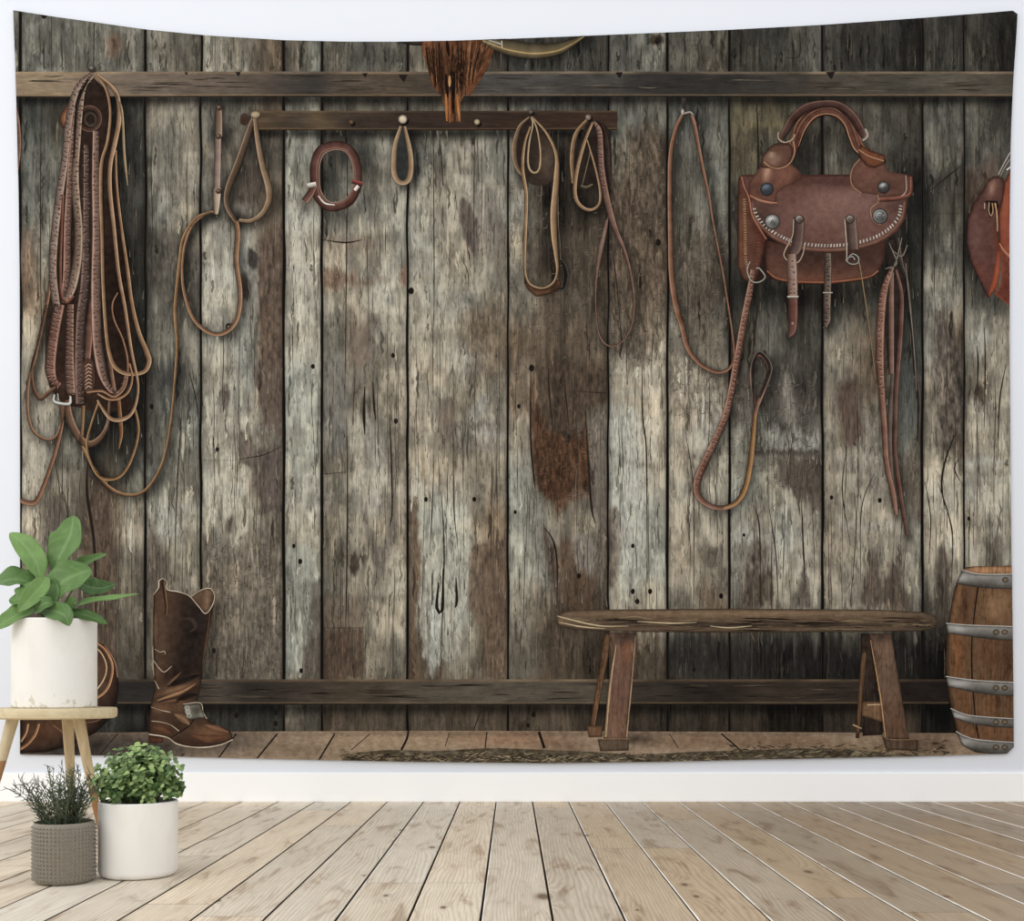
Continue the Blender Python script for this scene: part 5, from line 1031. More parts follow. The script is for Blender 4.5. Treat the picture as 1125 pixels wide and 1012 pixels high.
# hem / thickness of the fabric behind the printed face
bm = bmesh.new()
tx = np.linspace(15, 1117, 90); ty_ = np.interp(tx, TOPX, TOPY)
bx_ = np.linspace(1113, 22.5, 90); by_ = np.interp(bx_, BOTX, BOTY)
ry = np.linspace(22, 815, 40); lx = np.linspace(822, 18, 40)
ring_ = list(zip(tx, ty_)) + list(zip(np.interp(ry, RIGY, RIGX), ry)) + list(zip(bx_, by_)) + list(zip(np.interp(lx, LEFY, LEFX), lx))
fr = [bm.verts.new(Vector(p)) for p in to3([p[0] for p in ring_], [p[1] for p in ring_], np.full(len(ring_), -.2))]
bk = [bm.verts.new(Vector(p)) for p in to3([p[0] for p in ring_], [p[1] for p in ring_], np.full(len(ring_), -3.5))]
for v_ in bk: v_.co.y = DW + .003 - ORG.y
for i in range(len(fr)): bm.faces.new((fr[i], fr[(i + 1) % len(fr)], bk[(i + 1) % len(fr)], bk[i]))
bm.faces.new(bk)
bmesh.ops.recalc_face_normals(bm, faces=bm.faces)
me = bpy.data.meshes.new('hem'); bm.to_mesh(me); bm.free()
link('hem', me, plain('cloth_back', (92, 86, 80), .95, .05, nscale=300, namp=.1), TAPESTRY)

# ================================================================== the room
def boxmesh(name, x0, x1, y0, y1, z0, z1, mat, bev=0, kind='structure', parent=None):
    bm = bmesh.new(); bmesh.ops.create_cube(bm, size=1)
    for v_ in bm.verts: v_.co = Vector((x0 + (v_.co.x + .5) * (x1 - x0), y0 + (v_.co.y + .5) * (y1 - y0), z0 + (v_.co.z + .5) * (z1 - z0)))
    if bev: bmesh.ops.bevel(bm, geom=bm.edges[:], offset=bev, segments=2, affect='EDGES')
    me = bpy.data.meshes.new(name); bm.to_mesh(me); bm.free()
    return link(name, me, mat, parent, None, kind)
M_wall = plain('wall_paint', (227, 231, 238), .85, .1, nscale=3, namp=.008)
M_base = plain('baseboard_paint', (254, 255, 255), .5, .3, nscale=3, namp=.005)
boxmesh('wall_back', -4.6, 4.6, DW + .008, DW + .12, -.05, 4.3, M_wall)
boxmesh('baseboard_back', -4.6, 4.6, DW - .004, DW + .008, 0, (881 - 849) * S, M_base, .002)

# floor boards: one mesh, every board with its own tone and its own stretch of grain
PW = 39.9 * S
X0 = (585 - 562.5) * S
def floor_mat():
    m, nt, b = newmat('oak_floor_boards')
    b.inputs['Roughness'].default_value = .5
    b.inputs['Specular IOR Level'].default_value = .25
    tc = nt.nodes.new('ShaderNodeTexCoord')
    sep = nt.nodes.new('ShaderNodeSeparateXYZ'); nt.links.new(tc.outputs['Object'], sep.inputs[0])
    seed = attr(nt, 'seed').outputs['Fac']; tone = attr(nt, 'Col').outputs['Color']
    x, y = sep.outputs[0], sep.outputs[1]
    # knots bend the grain
    def kn(px, py, s=1): D = floor_D(py); return ((px - 562.5) * D / F, D, s)
    KN = [kn(597, 985, 1.7), kn(424, 984, .6), kn(487, 997, .7), kn(400, 962, .5), kn(440, 912, .6), kn(475, 931, .9), kn(645, 918, .8), kn(752, 972, .9), kn(765, 985, .7), kn(888, 958, 1.1), kn(575, 893, .6), kn(835, 905, .6), kn(700, 893, .5), kn(960, 930, .7), kn(700, 1000, .4), kn(300, 900, .4), kn(240, 990, .6), kn(1040, 985, .7)]
    warp = None; dark = None
    for kx, ky, ks in KN:
        dx = math_(nt, 'MULTIPLY', math_(nt, 'SUBTRACT', x, kx), 28.0 / ks)
        dy = math_(nt, 'MULTIPLY', math_(nt, 'SUBTRACT', y, ky), 6.5 / ks)
        r2 = math_(nt, 'ADD', math_(nt, 'MULTIPLY', dx, dx), math_(nt, 'MULTIPLY', dy, dy))
        g = math_(nt, 'DIVIDE', .10 * ks, math_(nt, 'ADD', r2, .25))
        warp = g if warp is None else math_(nt, 'ADD', warp, g)
        dx2 = math_(nt, 'MULTIPLY', math_(nt, 'SUBTRACT', x, kx), 95.0 / ks)
        dy2 = math_(nt, 'MULTIPLY', math_(nt, 'SUBTRACT', y, ky), 42.0 / ks)
        q = math_(nt, 'ADD', math_(nt, 'MULTIPLY', dx2, dx2), math_(nt, 'MULTIPLY', dy2, dy2))
        k = math_(nt, 'DIVIDE', 1.0, math_(nt, 'ADD', math_(nt, 'MULTIPLY', q, q), 1.0))
        dark = k if dark is None else math_(nt, 'ADD', dark, k)
    cmb = nt.nodes.new('ShaderNodeCombineXYZ')
    nt.links.new(math_(nt, 'MULTIPLY', x, 6.0), cmb.inputs[0]); nt.links.new(math_(nt, 'MULTIPLY', y, .75), cmb.inputs[1]); nt.links.new(math_(nt, 'MULTIPLY', seed, 37.0), cmb.inputs[2])
    big = noise(nt, cmb.outputs[0], 1, 3, .5, .3)
    ph = math_(nt, 'ADD', math_(nt, 'ADD', math_(nt, 'MULTIPLY', big, 2.6), math_(nt, 'MULTIPLY', x, 22.0)), math_(nt, 'MULTIPLY', warp, 3.4))
    rings = math_(nt, 'SINE', math_(nt, 'MULTIPLY', ph, 24.0))
    cm2 = nt.nodes.new('ShaderNodeCombineXYZ')
    nt.links.new(math_(nt, 'MULTIPLY', x, 420.0), cm2.inputs[0]); nt.links.new(math_(nt, 'MULTIPLY', y, 9.0), cm2.inputs[1]); nt.links.new(math_(nt, 'MULTIPLY', seed, 91.0), cm2.inputs[2])
    fine = noise(nt, cm2.outputs[0], 1, 3, .6)
    cm3 = nt.nodes.new('ShaderNodeCombineXYZ')
    nt.links.new(math_(nt, 'MULTIPLY', x, 16.0), cm3.inputs[0]); nt.links.new(math_(nt, 'MULTIPLY', y, 3.0), cm3.inputs[1]); nt.links.new(math_(nt, 'MULTIPLY', seed, 11.0), cm3.inputs[2])
    blot = noise(nt, cm3.outputs[0], 1, 4, .6, .8)
    c = mixc(nt, 1.0, tone, ramp(nt, math_(nt, 'ADD', math_(nt, 'MULTIPLY', rings, .5), .5), [(0, .84), (.35, .98), (.8, 1.02), (1, 1.07)]), 'MULTIPLY')
    c = mixc(nt, 1.0, c, ramp(nt, fine, [(.3, .84), (.6, 1.05)]), 'MULTIPLY')
    c = mixc(nt, 1.0, c, ramp(nt, blot, [(.33, (.66, .58, .51)), (.45, (.96, .95, .93)), (.6, (1.03, 1.03, 1.02)), (.75, (1.10, 1.10, 1.10))]), 'MULTIPLY')
    c = mixc(nt, math_(nt, 'MINIMUM', math_(nt, 'MULTIPLY', dark, 1.0), .9), c, lin((104, 80, 62)))
    nt.links.new(c, b.inputs['Base Color'])
    bp = nt.nodes.new('ShaderNodeBump'); bp.inputs['Strength'].default_value = .15; bp.inputs['Distance'].default_value = .001
    nt.links.new(fine, bp.inputs['Height']); nt.links.new(bp.outputs[0], b.inputs['Normal'])
    return m
M_floor = floor_mat()
M_gap = plain('floor_gap', (44, 34, 28), .9, .05)
vs, fs, cs, sd_, mts = [], [], [], [], []
rf = random.Random(21)
joints = {0: [floor_D(1100), floor_D(888)], 1: [floor_D(932)], 2: [floor_D(932)], 3: [2.2, 4.6], -1: [floor_D(1040)], -2: [floor_D(970)], -3: [floor_D(970)], -4: [2.0]}
def fv(x, y, z, c, s):
    vs.append((x, y, z)); cs.append(c); sd_.append(s); return len(vs) - 1
g_, ch = .0030, .0026
for k in range(-28, 28):
    xa, xb = X0 + k * PW, X0 + (k + 1) * PW
    js = sorted(joints.get(k, []))
    if not js:
        y = -1 + rf.uniform(0, 1.8); js = []
        while y < DW - .3:
            if y > .2: js.append(y)
            y += rf.uniform(1.5, 2.6)
    ends = [-1.2] + js + [DW + .02]
    g_, ch = (.0018, .0030) if k >= 1 else (.0030, .0026)
    for a, b in zip(ends[:-1], ends[1:]):
        t = rf.uniform(-1, 1); wm = rf.uniform(-1, 1)
        pxc = k
        fall = min(max((k + 1) / 7.0, -.3), 1.0)           # board tone darkens step by step towards the right
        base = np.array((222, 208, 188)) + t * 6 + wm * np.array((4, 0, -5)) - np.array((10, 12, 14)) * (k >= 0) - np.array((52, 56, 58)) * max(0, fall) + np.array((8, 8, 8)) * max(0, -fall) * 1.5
        c = lin(base); s = rf.random() * 10
        z = 0
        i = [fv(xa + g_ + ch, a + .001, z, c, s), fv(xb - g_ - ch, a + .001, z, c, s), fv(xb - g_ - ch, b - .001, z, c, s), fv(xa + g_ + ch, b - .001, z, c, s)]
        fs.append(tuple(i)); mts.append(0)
        cl = lin((250, 246, 238)) if (k >= 1 or k in (-3, -1)) else [min(.9, q * 1.15) for q in c]  # left chamfers paler than their board: the bevel's highlight is painted in
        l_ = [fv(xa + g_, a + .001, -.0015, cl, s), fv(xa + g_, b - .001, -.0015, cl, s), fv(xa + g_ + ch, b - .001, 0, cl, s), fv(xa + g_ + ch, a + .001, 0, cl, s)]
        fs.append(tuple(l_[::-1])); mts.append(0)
        r_ = [fv(xb - g_ - ch, a + .001, 0, c, s), fv(xb - g_ - ch, b - .001, 0, c, s), fv(xb - g_, b - .001, -.0015, c, s), fv(xb - g_, a + .001, -.0015, c, s)]
        fs.append(tuple(r_[::-1])); mts.append(0)
q = [fv(-4.8, -1.2, -.004, (0, 0, 0), 0), fv(4.8, -1.2, -.004, (0, 0, 0), 0), fv(4.8, DW + .02, -.004, (0, 0, 0), 0), fv(-4.8, DW + .02, -.004, (0, 0, 0), 0)]
fs.append(tuple(q)); mts.append(1)
me = mesh_np('floor', np.array(vs), [i for f in fs for i in f], [len(f) for f in fs], np.array(cs), [M_floor, M_gap], mts)
at_ = me.attributes.new('seed', 'FLOAT', 'POINT'); at_.data.foreach_set('value', np.array(sd_, np.float32))
link('floor', me, None, None, None, 'structure')

# ================================================================== stool, pots and plants
def lathe(name, prof, mat, parent, n=64, loc=(0, 0, 0), smooth=True, label=None):
    bm = bmesh.new(); rings = []
    for r, z in prof:
        if r < 1e-6: rings.append([bm.verts.new((loc[0], loc[1], loc[2] + z))])
        else: rings.append([bm.verts.new((loc[0] + r * math.cos(2 * math.pi * i / n), loc[1] + r * math.sin(2 * math.pi * i / n), loc[2] + z)) for i in range(n)])
    for A, B_ in zip(rings[:-1], rings[1:]):
        for i in range(n):
            j = (i + 1) % n
            if len(A) == 1: bm.faces.new((A[0], B_[j], B_[i]))
            elif len(B_) == 1: bm.faces.new((A[i], A[j], B_[0]))
            else: bm.faces.new((A[i], A[j], B_[j], B_[i]))
    bmesh.ops.recalc_face_normals(bm, faces=bm.faces)
    me = bpy.data.meshes.new(name); bm.to_mesh(me); bm.free()
    if smooth:
        me.polygons.foreach_set('use_smooth', [True] * len(me.polygons))
        me.set_sharp_from_angle(angle=math.radians(38))
    return link(name, me, mat, parent, label)

def wood_mat(name, c1, c2, sc=(60, 60, 4), zsplit=None, c3=None):
    m, nt, b = newmat(name); b.inputs['Roughness'].default_value = .55
    f = noise(nt, coords(nt, sc), 1, 4, .6, .5)
    c = ramp(nt, f, [(.3, lin(c1)), (.7, lin(c2))])
    if zsplit is not None:
        tc = nt.nodes.new('ShaderNodeTexCoord'); sp = nt.nodes.new('ShaderNodeSeparateXYZ'); nt.links.new(tc.outputs['Object'], sp.inputs[0])
        k = math_(nt, 'LESS_THAN', sp.outputs[2], zsplit)
        c = mixc(nt, k, c, mixc(nt, 1.0, c, c3, 'MULTIPLY'))
    nt.links.new(c, b.inputs['Base Color']); return m
M_seat = wood_mat('stool_beech', (198, 182, 146), (220, 205, 170), (6, 60, 60))
M_leg = wood_mat('stool_leg_wood', (188, 172, 140), (210, 196, 164), (70, 70, 5), .287, (.62, .40, .28))
M_leg2 = wood_mat('stool_leg_wood_short_dip', (176, 156, 122), (202, 182, 146), (70, 70, 5), .185, (.62, .40, .28))

DS = 3.94
sc_ = F / DS
sx = (60 - 562.5) / sc_
STOOL = empty('stool', (sx, DS, 0), 'round light wood three legged stool with brown dipped legs, at the left edge', 'stool')
zs = HC - (777.6 - HY) / sc_
lathe('seat', [(0, zs - .036), (.195, zs - .036), (.204, zs - .031), (.206, zs - .02), (.206, zs - .006), (.203, zs), (0, zs)], M_seat, STOOL, 96)
def taper(name, p0, p1, r0, r1, mat, parent, n=20):
    d = (p1 - p0).normalized(); a = d.orthogonal().normalized(); b = d.cross(a)
    bm = bmesh.new(); R_ = []
    for t in np.linspace(0, 1, 9):
        c = p0.lerp(p1, t); r = r0 + (r1 - r0) * t
        R_.append([bm.verts.new(c + (a * math.cos(2 * math.pi * i / n) + b * math.sin(2 * math.pi * i / n)) * r) for i in range(n)])
    for A, B_ in zip(R_[:-1], R_[1:]):
        for i in range(n): bm.faces.new((A[i], A[(i + 1) % n], B_[(i + 1) % n], B_[i]))
    bm.faces.new(R_[0]); bm.faces.new(R_[-1])
    bmesh.ops.recalc_face_normals(bm, faces=bm.faces)
    me = bpy.data.meshes.new(name); bm.to_mesh(me); bm.free()
    me.polygons.foreach_set('use_smooth', [True] * len(me.polygons)); me.set_sharp_from_angle(angle=math.radians(50))
    return link(name, me, mat, parent)
for k_, (top, foot) in enumerate((((-.118, -.06), (-.205, -.13)), ((.100, -.045), (.156, .03)), ((.006, .10), (.000, .17)))):
    taper('leg', Vector((top[0], top[1], zs - .035)), Vector((foot[0], foot[1], .003)), .0205, .0095, M_leg2 if k_ else M_leg, STOOL)

# pot on the stool, crackled white paint with worn patches near the base
def pot_white(name, worn):
    m, nt, b = newmat(name); b.inputs['Roughness'].default_value = .6
    f = noise(nt, coords(nt, (5, 5, 2.5)), 1, 4, .6, .3)
    c = ramp(nt, f, [(.25, lin((222, 220, 212))), (.5, lin((238, 236, 231))), (.8, lin((242, 241, 238)))])
    if worn:
        tc = nt.nodes.new('ShaderNodeTexCoord'); sp = nt.nodes.new('ShaderNodeSeparateXYZ'); nt.links.new(tc.outputs['Object'], sp.inputs[0])
        n2 = noise(nt, coords(nt, (30, 30, 22)), 1, 5, .65, .4)
        lim = math_(nt, 'MULTIPLY_ADD', sp.outputs[2], -2.4, .63)       # more wear towards the foot
        k = math_(nt, 'GREATER_THAN', math_(nt, 'ADD', n2, lim), 1.13)
        c = mixc(nt, math_(nt, 'MULTIPLY', k, .6), c, lin((192, 184, 160)))
        n3 = noise(nt, coords(nt, (60, 60, 160)), 1, 3, .6, 1.2)
        k3 = ramp(nt, n3, [(.69, 0.0), (.73, .5)])
        c = mixc(nt, k3, c, lin((186, 182, 168)))
    nt.links.new(c, b.inputs['Base Color'])
    bp = nt.nodes.new('ShaderNodeBump'); bp.inputs['Strength'].default_value = .15; bp.inputs['Distance'].default_value = .002
    nt.links.new(f, bp.inputs['Height']); nt.links.new(bp.outputs[0], b.inputs['Normal'])
    return m
M_soil = plain('potting_soil', (58, 46, 38), .95, .1, nscale=120, namp=.4, bump=.8)
M_leaf = None
def leaf_mat(name, c1, c2, rough=.45):
    m, nt, b = newmat(name); b.inputs['Roughness'].default_value = rough
    f = noise(nt, coords(nt, (18, 18, 18)), 1, 3, .6)
    t = attr(nt, 'tone').outputs['Fac']
    c = mixc(nt, t, lin(c1), lin(c2))
    c = mixc(nt, 1.0, c, ramp(nt, f, [(.3, .85), (.7, 1.12)]), 'MULTIPLY')
    vein = attr(nt, 'vein').outputs['Fac']
    c = mixc(nt, math_(nt, 'MULTIPLY', vein, .2), c, lin((170, 196, 140)))
    nt.links.new(c, b.inputs['Base Color'])
    b.inputs['Subsurface Weight'].default_value = 0.0
    return m
M_bigleaf = leaf_mat('broad_leaf', (56, 88, 42), (120, 154, 86))
M_bush = leaf_mat('small_leaf', (50, 80, 42), (160, 184, 118), .45)
M_needle = leaf_mat('needle_leaf', (50, 58, 42), (98, 108, 82), .6)
M_stem = plain('stem_green', (96, 112, 74), .6, .3, nscale=60, namp=.15)
M_twig = plain('twig_brown', (88, 74, 58), .8, .2, nscale=60, namp=.2)

# --- plant on stool
rp = 44.2 / sc_
zp0 = zs; zp1 = HC - (681 - HY) / sc_
P1 = empty('potted_plant', (sx, DS, zp0), 'broad leaved green plant in a tall white pot with flaking paint, on the stool', 'potted plant')
hp = zp1 - zp0
lathe('pot', [(0, 0), (rp - .006, 0), (rp, .005), (rp, hp - .003), (rp - .003, hp), (rp - .010, hp), (rp - .011, hp - .04), (0, hp - .04)], pot_white('worn_white_pot', True), P1, 96)
lathe('soil', [(rp - .012, hp - .03), (rp * .6, hp - .022), (0, hp - .02)], M_soil, P1, 40)
def leaf_verts(spine, width, up, fold=.18, nseg=16, nw=8, wave=.0, seed=0, tipp=.82):
    """spine: list of 3-D points; up: leaf face normal"""
    P = catmull3(spine, nseg)
    out = []; n = len(P)
    for i in range(n):
        t = i / (n - 1)
        w = width * (math.sin(math.pi * (t ** tipp)) ** .68) * (1 - .15 * t) if 0 < t < 1 else width * (.06 if t == 0 else .01)
        T = (P[min(i + 1, n - 1)] - P[max(i - 1, 0)]).normalized()
        side = T.cross(up).normalized(); nn = side.cross(T).normalized()
        row = []
        for j in range(nw + 1):
            s = (j / nw - .5) * 2
            lift = fold * abs(s) ** 1.2 * w * .5 + wave * w * math.sin(t * 17 + seed + s * 1.3) * abs(s) ** 1.5
            row.append(P[i] + side * (s * w * .5) + nn * lift)
        out.append(row)
    return out
def catmull3(P, n):
    P = [Vector(p) for p in P]; out = []
    m = len(P) - 1
    for i in range(n + 1):
        u_ = i / n * m; k = min(int(u_), m - 1); t = u_ - k
        p1, p2 = P[k], P[k + 1]; p0 = P[k - 1] if k else 2 * p1 - p2; p3 = P[k + 2] if k + 2 <= m else 2 * p2 - p1
        out.append(.5 * (2 * p1 + (p2 - p0) * t + (2 * p0 - 5 * p1 + 4 * p2 - p3) * t * t + (3 * p1 - p0 - 3 * p2 + p3) * t ** 3))
    return out
def leaf_obj(name, spine, width, up, tone, parent, fold=.25, wave=.05, seed=0, tipp=.82):
    rows = leaf_verts(spine, width, up, fold, 20, 12, wave, seed, tipp)
    co = [v_ for r in rows for v_ in r]; nw = len(rows[0])
    fsx = [(i * nw + j, i * nw + j + 1, (i + 1) * nw + j + 1, (i + 1) * nw + j) for i in range(len(rows) - 1) for j in range(nw - 1)]
    me = bpy.data.meshes.new(name); me.from_pydata([tuple(c) for c in co], [], fsx)
    me.polygons.foreach_set('use_smooth', [True] * len(me.polygons))
    a = me.attributes.new('tone', 'FLOAT', 'POINT'); a.data.foreach_set('value', np.full(len(co), tone, np.float32))
    vv = []
    for i in range(len(rows)):
        for j in range(nw):
            s = abs(j / (nw - 1) - .5) * 2
            mid = 1.0 if s < .05 else 0
            sv = max(0, math.cos((i * .9 + s * 4.5) * 2.1)) ** 6 * .55
            vv.append(max(mid, sv))
    a = me.attributes.new('vein', 'FLOAT', 'POINT'); a.data.foreach_set('value', np.array(vv, np.float32))
    o = link(name, me, M_bigleaf, parent)
    md = o.modifiers.new('thick', 'SOLIDIFY'); md.thickness = .0009; md.offset = 0
    return o
tl = lambda x, y: (x / 6.325, 550 + y / 6.325)
def P3(p, dd=0):          # a point in the plant, dd = metres towards the viewer
    x, y = tl(*p); D = DS - dd
    v_ = at(x, y, D); return Vector((v_.x - sx, v_.y - DS, v_.z - zp0))
core = Vector((0, 0, hp - .025))
big = [  # points in the zoomed picture, forward offsets, width px, face normal, tone
 ([(370, 500), (420, 380), (490, 240), (512, 103)], [.0, .0, -.01, -.03], 36, (-.25, -1, .15), .45),
 ([(285, 545), (245, 420), (160, 300), (66, 225)], [.03, .03, .01, -.02], 24, (.35, -1, .35), .75),
 ([(250, 600), (150, 555), (30, 560), (-100, 640)], [.03, .05, .06, .05], 33, (.1, -.7, .9), .35),
 ([(320, 730), (400, 600), (520, 520), (640, 480)], [.05, .07, .07, .04], 38, (-.2, -1, .35), .42),
 ([(400, 520), (520, 460), (640, 410), (742, 372)], [-.03, -.04, -.05, -.06], 15, (.0, -.8, .7), .5),
 ([(540, 560), (620, 600), (710, 610), (808, 580)], [.0, -.01, -.02, -.03], 21, (.0, -.8, .5), .12),
 ([(490, 760), (600, 705), (780, 680), (965, 648)], [.05, .06, .05, .03], 10.5, (.0, -.6, .8), .65),
 ([(290, 760), (380, 770), (450, 800), (482, 872)], [.08, .12, .155, .158], 21, (.1, -1, .4), .3),
 ([(470, 770), (560, 790), (660, 820), (748, 858)], [.04, .06, .06, .05], 13, (.1, -.8, .6), .2),
 ([(330, 530), (280, 600), (200, 690), (120, 775)], [.09, .11, .13, .14], 19, (.3, -1, .2), .72),
 ([(290, 560), (190, 640), (120, 690), (62, 690)], [.06, .09, .1, .1], 20, (.1, -.8, .6), .6),
 ([(300, 720), (180, 760), (60, 830), (-60, 915)], [.06, .10, .13, .14], 22, (.0, -.8, .6), .62),
 ([(300, 740), (330, 660), (300, 600), (250, 560)], [.06, .08, .07, .06], 27, (.1, -1, .3), .3),
 ([(240, 780), (270, 740), (330, 710), (370, 720)], [.09, .12, .13, .12], 15, (.2, -1, .4), .25),
 ([(480, 770), (490, 720), (510, 690), (530, 680)], [.05, .06, .06, .05], 9, (.2, -1, .3), .8),
]
for i, (pts, dd, wpx, up, tone) in enumerate(big):
    sp3 = [P3(p, d) for p, d in zip(pts, dd)]
    leaf_obj('leaf', sp3, wpx / sc_ * 1.16, Vector(up).normalized(), tone, P1, fold=.30, wave=.05, seed=i * 1.7, tipp=1.25 if i in (0, 3) else .95)
def tubes(name, paths, mat, parent, n=5, tone=None):
    vs_, fs_ = [], []
    tn_ = []
    for P, r0, r1 in paths:
        P = [Vector(p) for p in P]; m = len(P); base = len(vs_)
        for i, p in enumerate(P):
            T = (P[min(i + 1, m - 1)] - P[max(i - 1, 0)]).normalized(); a = T.orthogonal().normalized(); b = T.cross(a)
            r = r0 + (r1 - r0) * i / (m - 1)
            for k in range(n): vs_.append(tuple(p + (a * math.cos(6.2832 * k / n) + b * math.sin(6.2832 * k / n)) * r))
        for i in range(m - 1):
            for k in range(n): fs_.append((base + i * n + k, base + i * n + (k + 1) % n, base + (i + 1) * n + (k + 1) % n, base + (i + 1) * n + k))
        tn_ += [random.random()] * (m * n)
    me = bpy.data.meshes.new(name); me.from_pydata(vs_, [], fs_)
    me.polygons.foreach_set('use_smooth', [True] * len(me.polygons))
    a = me.attributes.new('tone', 'FLOAT', 'POINT'); a.data.foreach_set('value', np.array(tn_, np.float32))
    return link(name, me, mat, parent)
tubes('stem', [(catmull3([core + Vector((random.uniform(-.02, .02), random.uniform(-.02, .02), -.02)), core.lerp(P3(p[0][0], p[1][0]), .6) + Vector((0, 0, .01)), P3(p[0][0], p[1][0])], 6), .004, .0028) for p in big], M_stem, P1)

# --- bushy plant in smooth white pot
D2 = floor_D(961.5); s2 = F / D2
x2 = (152 - 562.5) / s2
P2 = empty('potted_plant', (x2, D2, 0), 'bushy plant of small round green leaves in a smooth white cylindrical pot on the floor', 'potted plant')
r2_ = 42 / s2; h2 = HC - (879.5 - HY) / s2
lathe('pot', [(0, .0005), (r2_ - .022, .0005), (r2_ - .012, .002), (r2_ - .004, .008), (r2_, .018), (r2_, h2 - .003), (r2_ - .003, h2), (r2_ - .007, h2), (r2_ - .008, h2 - .03), (0, h2 - .03)], pot_white('smooth_white_pot', False), P2, 96)
lathe('soil', [(r2_ - .009, h2 - .022), (r2_ * .6, h2 - .016), (0, h2 - .015)], M_soil, P2, 40)
vs_, fs_, tn_, vn_ = [], [], [], []
rb = random.Random(4); stems = []
def small_leaf(c, d, up, L, wd, tone):
    side = d.cross(up).normalized(); nn = side.cross(d).normalized(); base = len(vs_)
    for i in range(6):
        t = i / 5; w = wd * math.sin(math.pi * min(.97, t * .9 + .08)) ** .7
        for j in (-1, -.5, 0, .5, 1):
            p = c + d * (L * t) + side * (j * w * .5) + nn * (abs(j) * w * .13 - .22 * L * t * t)
            vs_.append(tuple(p)); tn_.append(tone); vn_.append(.4 if j == 0 else 0)
    for i in range(5):
        for j in range(4): fs_.append((base + i * 5 + j, base + i * 5 + j + 1, base + (i + 1) * 5 + j + 1, base + (i + 1) * 5 + j))
cz = h2 + .072
for k in range(215):
    # stems fan out of the pot to points on a flattened dome
    th = rb.uniform(0, 6.283); ph = math.acos(rb.uniform(-.42, 1))
    R3 = rb.uniform(.72, 1.0)
    tip = Vector((math.sin(ph) * math.cos(th) * .128 * R3, math.sin(ph) * math.sin(th) * .105 * R3, cz + math.cos(ph) * .098 * R3 - .012))
    if k >= 165:
        tip = Vector((math.cos(th) * rb.uniform(.088, .122), math.sin(th) * rb.uniform(.085, .112), h2 + rb.uniform(.0, .045)))
    root = Vector((rb.uniform(-.05, .05), rb.uniform(-.05, .05), h2 - .02))
    mid = root.lerp(tip, .5) + Vector((0, 0, .02 if k < 165 else .035))
    path = catmull3([root, mid, tip], 8); stems.append((path, .0012, .0007))
    for i in range(3, 9):
        p = path[i]; T = (path[min(i + 1, 8)] - path[i - 1]).normalized()
        a = T.orthogonal().normalized(); ang = (i % 2) * 1.57 + rb.uniform(-.4, .4)
        a = Matrix.Rotation(ang, 3, T) @ a
        sz = rb.uniform(.015, .024) * (1.0 if i < 8 else .8)
        for sgn in (1, -1):
            d = (a * sgn + T * rb.uniform(.1, .6) + Vector((0, -.25, .1))).normalized()
            if d.z < -.5: d.z *= .5
            d.normalize()
            upv = (Vector((rb.uniform(-.3, .3), -.55, .8))).normalized()
            q = (p.z - h2) / .17
            small_leaf(p, d, upv, sz, sz * rb.uniform(.72, .95), rb.random() ** .9)
me = bpy.data.meshes.new('foliage'); me.from_pydata(vs_, [], fs_); me.polygons.foreach_set('use_smooth', [True] * len(me.polygons))
a = me.attributes.new('tone', 'FLOAT', 'POINT'); a.data.foreach_set('value', np.array(tn_, np.float32))
a = me.attributes.new('vein', 'FLOAT', 'POINT'); a.data.foreach_set('value', np.array(vn_, np.float32))
link('foliage', me, M_bush, P2)
tubes('stem', stems, M_stem, P2, 5)

# --- grey studded pot with twiggy plant
D3 = floor_D(969); s3 = F / D3
x3 = (70.5 - 562.5) / s3
P4 = empty('potted_plant', (x3, D3, 0), 'wiry plant of thin grey green twigs in a small studded grey pot on the floor', 'potted plant')
r3 = 31.6 / s3; h3 = HC - (902.5 - HY) / s3
M_grey = plain('grey_stoneware', (132, 125, 112), .32, .6, nscale=60, namp=.06)
def studded():
    bm = bmesh.new(); n = 96
    prof = [(0, .0005), (r3 - .018, .0005), (r3 - .008, .003), (r3 - .002, .010), (r3, .018), (r3, h3 - .006), (r3 - .001, h3), (r3 - .006, h3), (r3 - .007, h3 - .02), (0, h3 - .02)]
    rings = []
    for r, z in prof:
        rings.append([bm.verts.new((0, 0, z))] if r < 1e-6 else [bm.verts.new((r * math.cos(6.28318 * i / n), r * math.sin(6.28318 * i / n), z)) for i in range(n)])
    for A, B_ in zip(rings[:-1], rings[1:]):
        for i in range(n):
            j = (i + 1) % n
            if len(A) == 1: bm.faces.new((A[0], B_[j], B_[i]))
            elif len(B_) == 1: bm.faces.new((A[i], A[j], B_[0]))
            else: bm.faces.new((A[i], A[j], B_[j], B_[i]))
    nr, nc = 14, 46
    for i in range(nr):
        z = .014 + (h3 - .026) * i / (nr - 1)
        for j in range(nc):
            a = 6.28318 * (j + .5 * (i % 2) * 0) / nc
            o = Vector((math.cos(a), math.sin(a), 0)); s_ = Vector((-math.sin(a), math.cos(a), 0)); u_ = Vector((0, 0, 1))
            c = o * (r3 - .0005) + u_ * z; R_ = .0037; prev = None
            for (q, hgt) in ((1, 0), (.8, .0034), (.4, .0058)):
                rg = [bm.verts.new(c + o * hgt + (s_ * math.cos(6.28318 * k / 8) + u_ * math.sin(6.28318 * k / 8)) * R_ * q) for k in range(8)]
                if prev:
                    for k in range(8): bm.faces.new((prev[k], prev[(k + 1) % 8], rg[(k + 1) % 8], rg[k]))
                prev = rg
            bm.faces.new(prev)
    me = bpy.data.meshes.new('pot'); bm.to_mesh(me); bm.free()
    me.polygons.foreach_set('use_smooth', [True] * len(me.polygons)); me.set_sharp_from_angle(angle=math.radians(50))
    return link('pot', me, M_grey, P4)
studded()
lathe('soil', [(r3 - .008, h3 - .012), (r3 * .6, h3 - .008), (0, h3 - .007)], M_soil, P4, 40)
paths = []; twigs = []
rc = random.Random(12)
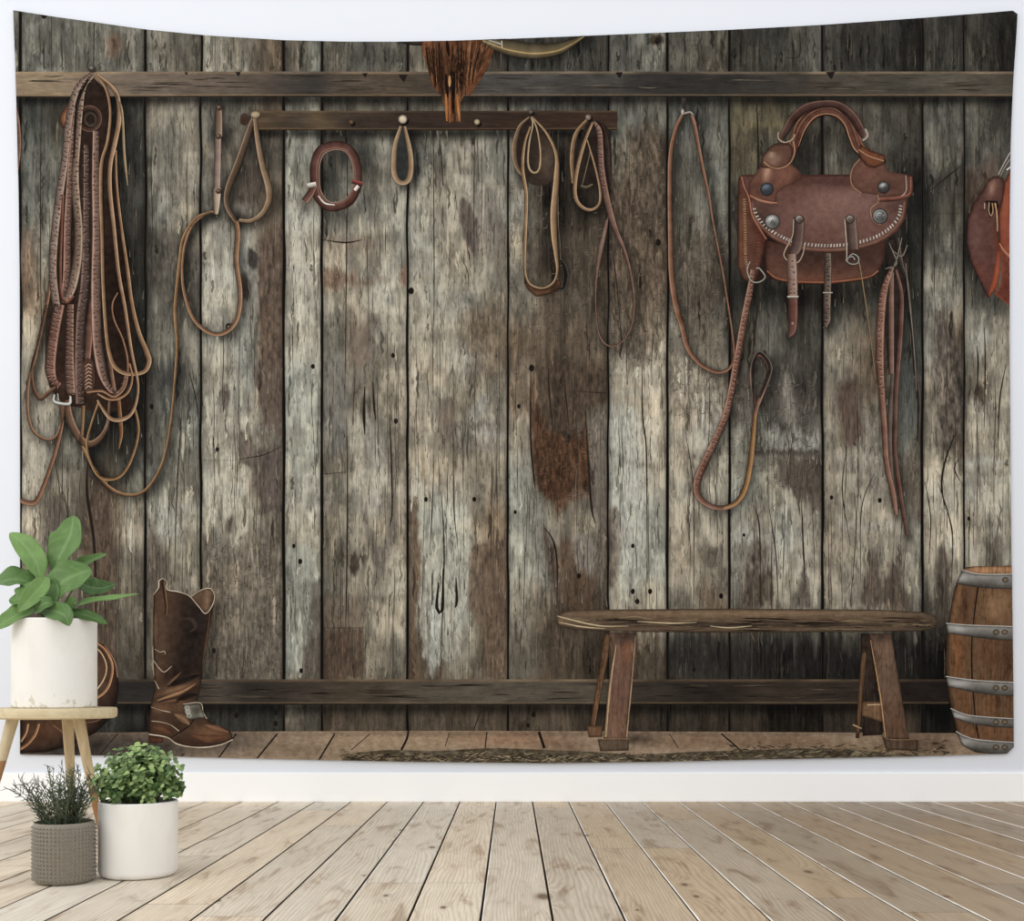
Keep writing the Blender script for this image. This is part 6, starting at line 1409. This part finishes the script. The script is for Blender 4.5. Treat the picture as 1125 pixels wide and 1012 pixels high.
for k in range(72):
    th = rc.uniform(0, 6.283); sp = rc.uniform(.0, 1) ** .7
    L = rc.uniform(.11, .205) * (1 - .22 * sp)
    root = Vector((math.cos(th) * .05 * sp, math.sin(th) * .05 * sp, h3 - .015))
    d = Vector((math.cos(th) * sp * .55 + .01, math.sin(th) * sp * .45, 1)).normalized()
    pts = [root]; q = d.copy()
    for i in range(6):
        q = (q + Vector((rc.uniform(-.26, .26), rc.uniform(-.26, .26), .02))).normalized(); pts.append(pts[-1] + q * L / 6)
    paths.append((pts, .0013, .0008))
    for i in range(1, 7):
        for s_ in range(3):
            T = (pts[i] - pts[i - 1]).normalized(); a = Matrix.Rotation(rc.uniform(0, 6.283), 3, T) @ T.orthogonal().normalized()
            dd = (a * 1.0 + T * rc.uniform(.3, .9)).normalized(); l = rc.uniform(.009, .027)
            p = pts[i] - T * rc.uniform(0, L / 6)
            twigs.append(([p, p + dd * l * .55 + Vector((0, 0, .001)), p + dd * l + Vector((0, 0, .003))], .0013, .0005))
for k in range(70):
    th = rc.uniform(0, 6.283); r = rc.uniform(.01, .06)
    p = Vector((math.cos(th) * r, math.sin(th) * r, h3 - .01)); d = Vector((math.cos(th) * .8, math.sin(th) * .8, rc.uniform(.3, 1.1))).normalized()
    l = rc.uniform(.02, .045); twigs.append(([p, p + d * l * .6, p + d * l + Vector((0, 0, -.004))], .0016, .0007))
tubes('stem', paths, M_needle, P4, 5)
tubes('foliage', twigs, M_needle, P4, 4)

# ================================================================== light and camera
w = bpy.data.worlds.new('daylight'); scene.world = w; w.use_nodes = True
bg = w.node_tree.nodes['Background']; bg.inputs[0].default_value = (.985, .99, 1.0, 1); bg.inputs[1].default_value = 1.13
def area(name, loc, target, sx_, sy_, power, col):
    l = bpy.data.lights.new(name, 'AREA'); l.shape = 'RECTANGLE'; l.size = sx_; l.size_y = sy_; l.energy = power; l.color = col
    o = bpy.data.objects.new(name, l); COL.objects.link(o); o.location = loc
    o.rotation_euler = (Vector(target) - Vector(loc)).to_track_quat('-Z', 'Y').to_euler()
    o['kind'] = 'structure'
    return o
area('window_light', (-5.5, -.5, 3.2), (.2, 4.6, .9), 3.5, 2.6, 105, (1, .985, .96))
scene.view_settings.view_transform = 'Standard'; scene.view_settings.look = 'None'
scene.view_settings.gamma = 1; scene.view_settings.exposure = 0; scene.view_settings.use_curve_mapping = False

cam = bpy.data.cameras.new('camera'); co = bpy.data.objects.new('camera', cam); COL.objects.link(co)
co.location = (0, 0, HC); co.rotation_euler = (math.radians(90), 0, 0)
cam.sensor_fit = 'HORIZONTAL'; cam.sensor_width = 36; cam.lens = 36 * F / W
cam.shift_y = (HY - 506) / W; cam.clip_start = .05; cam.clip_end = 60
scene.camera = co
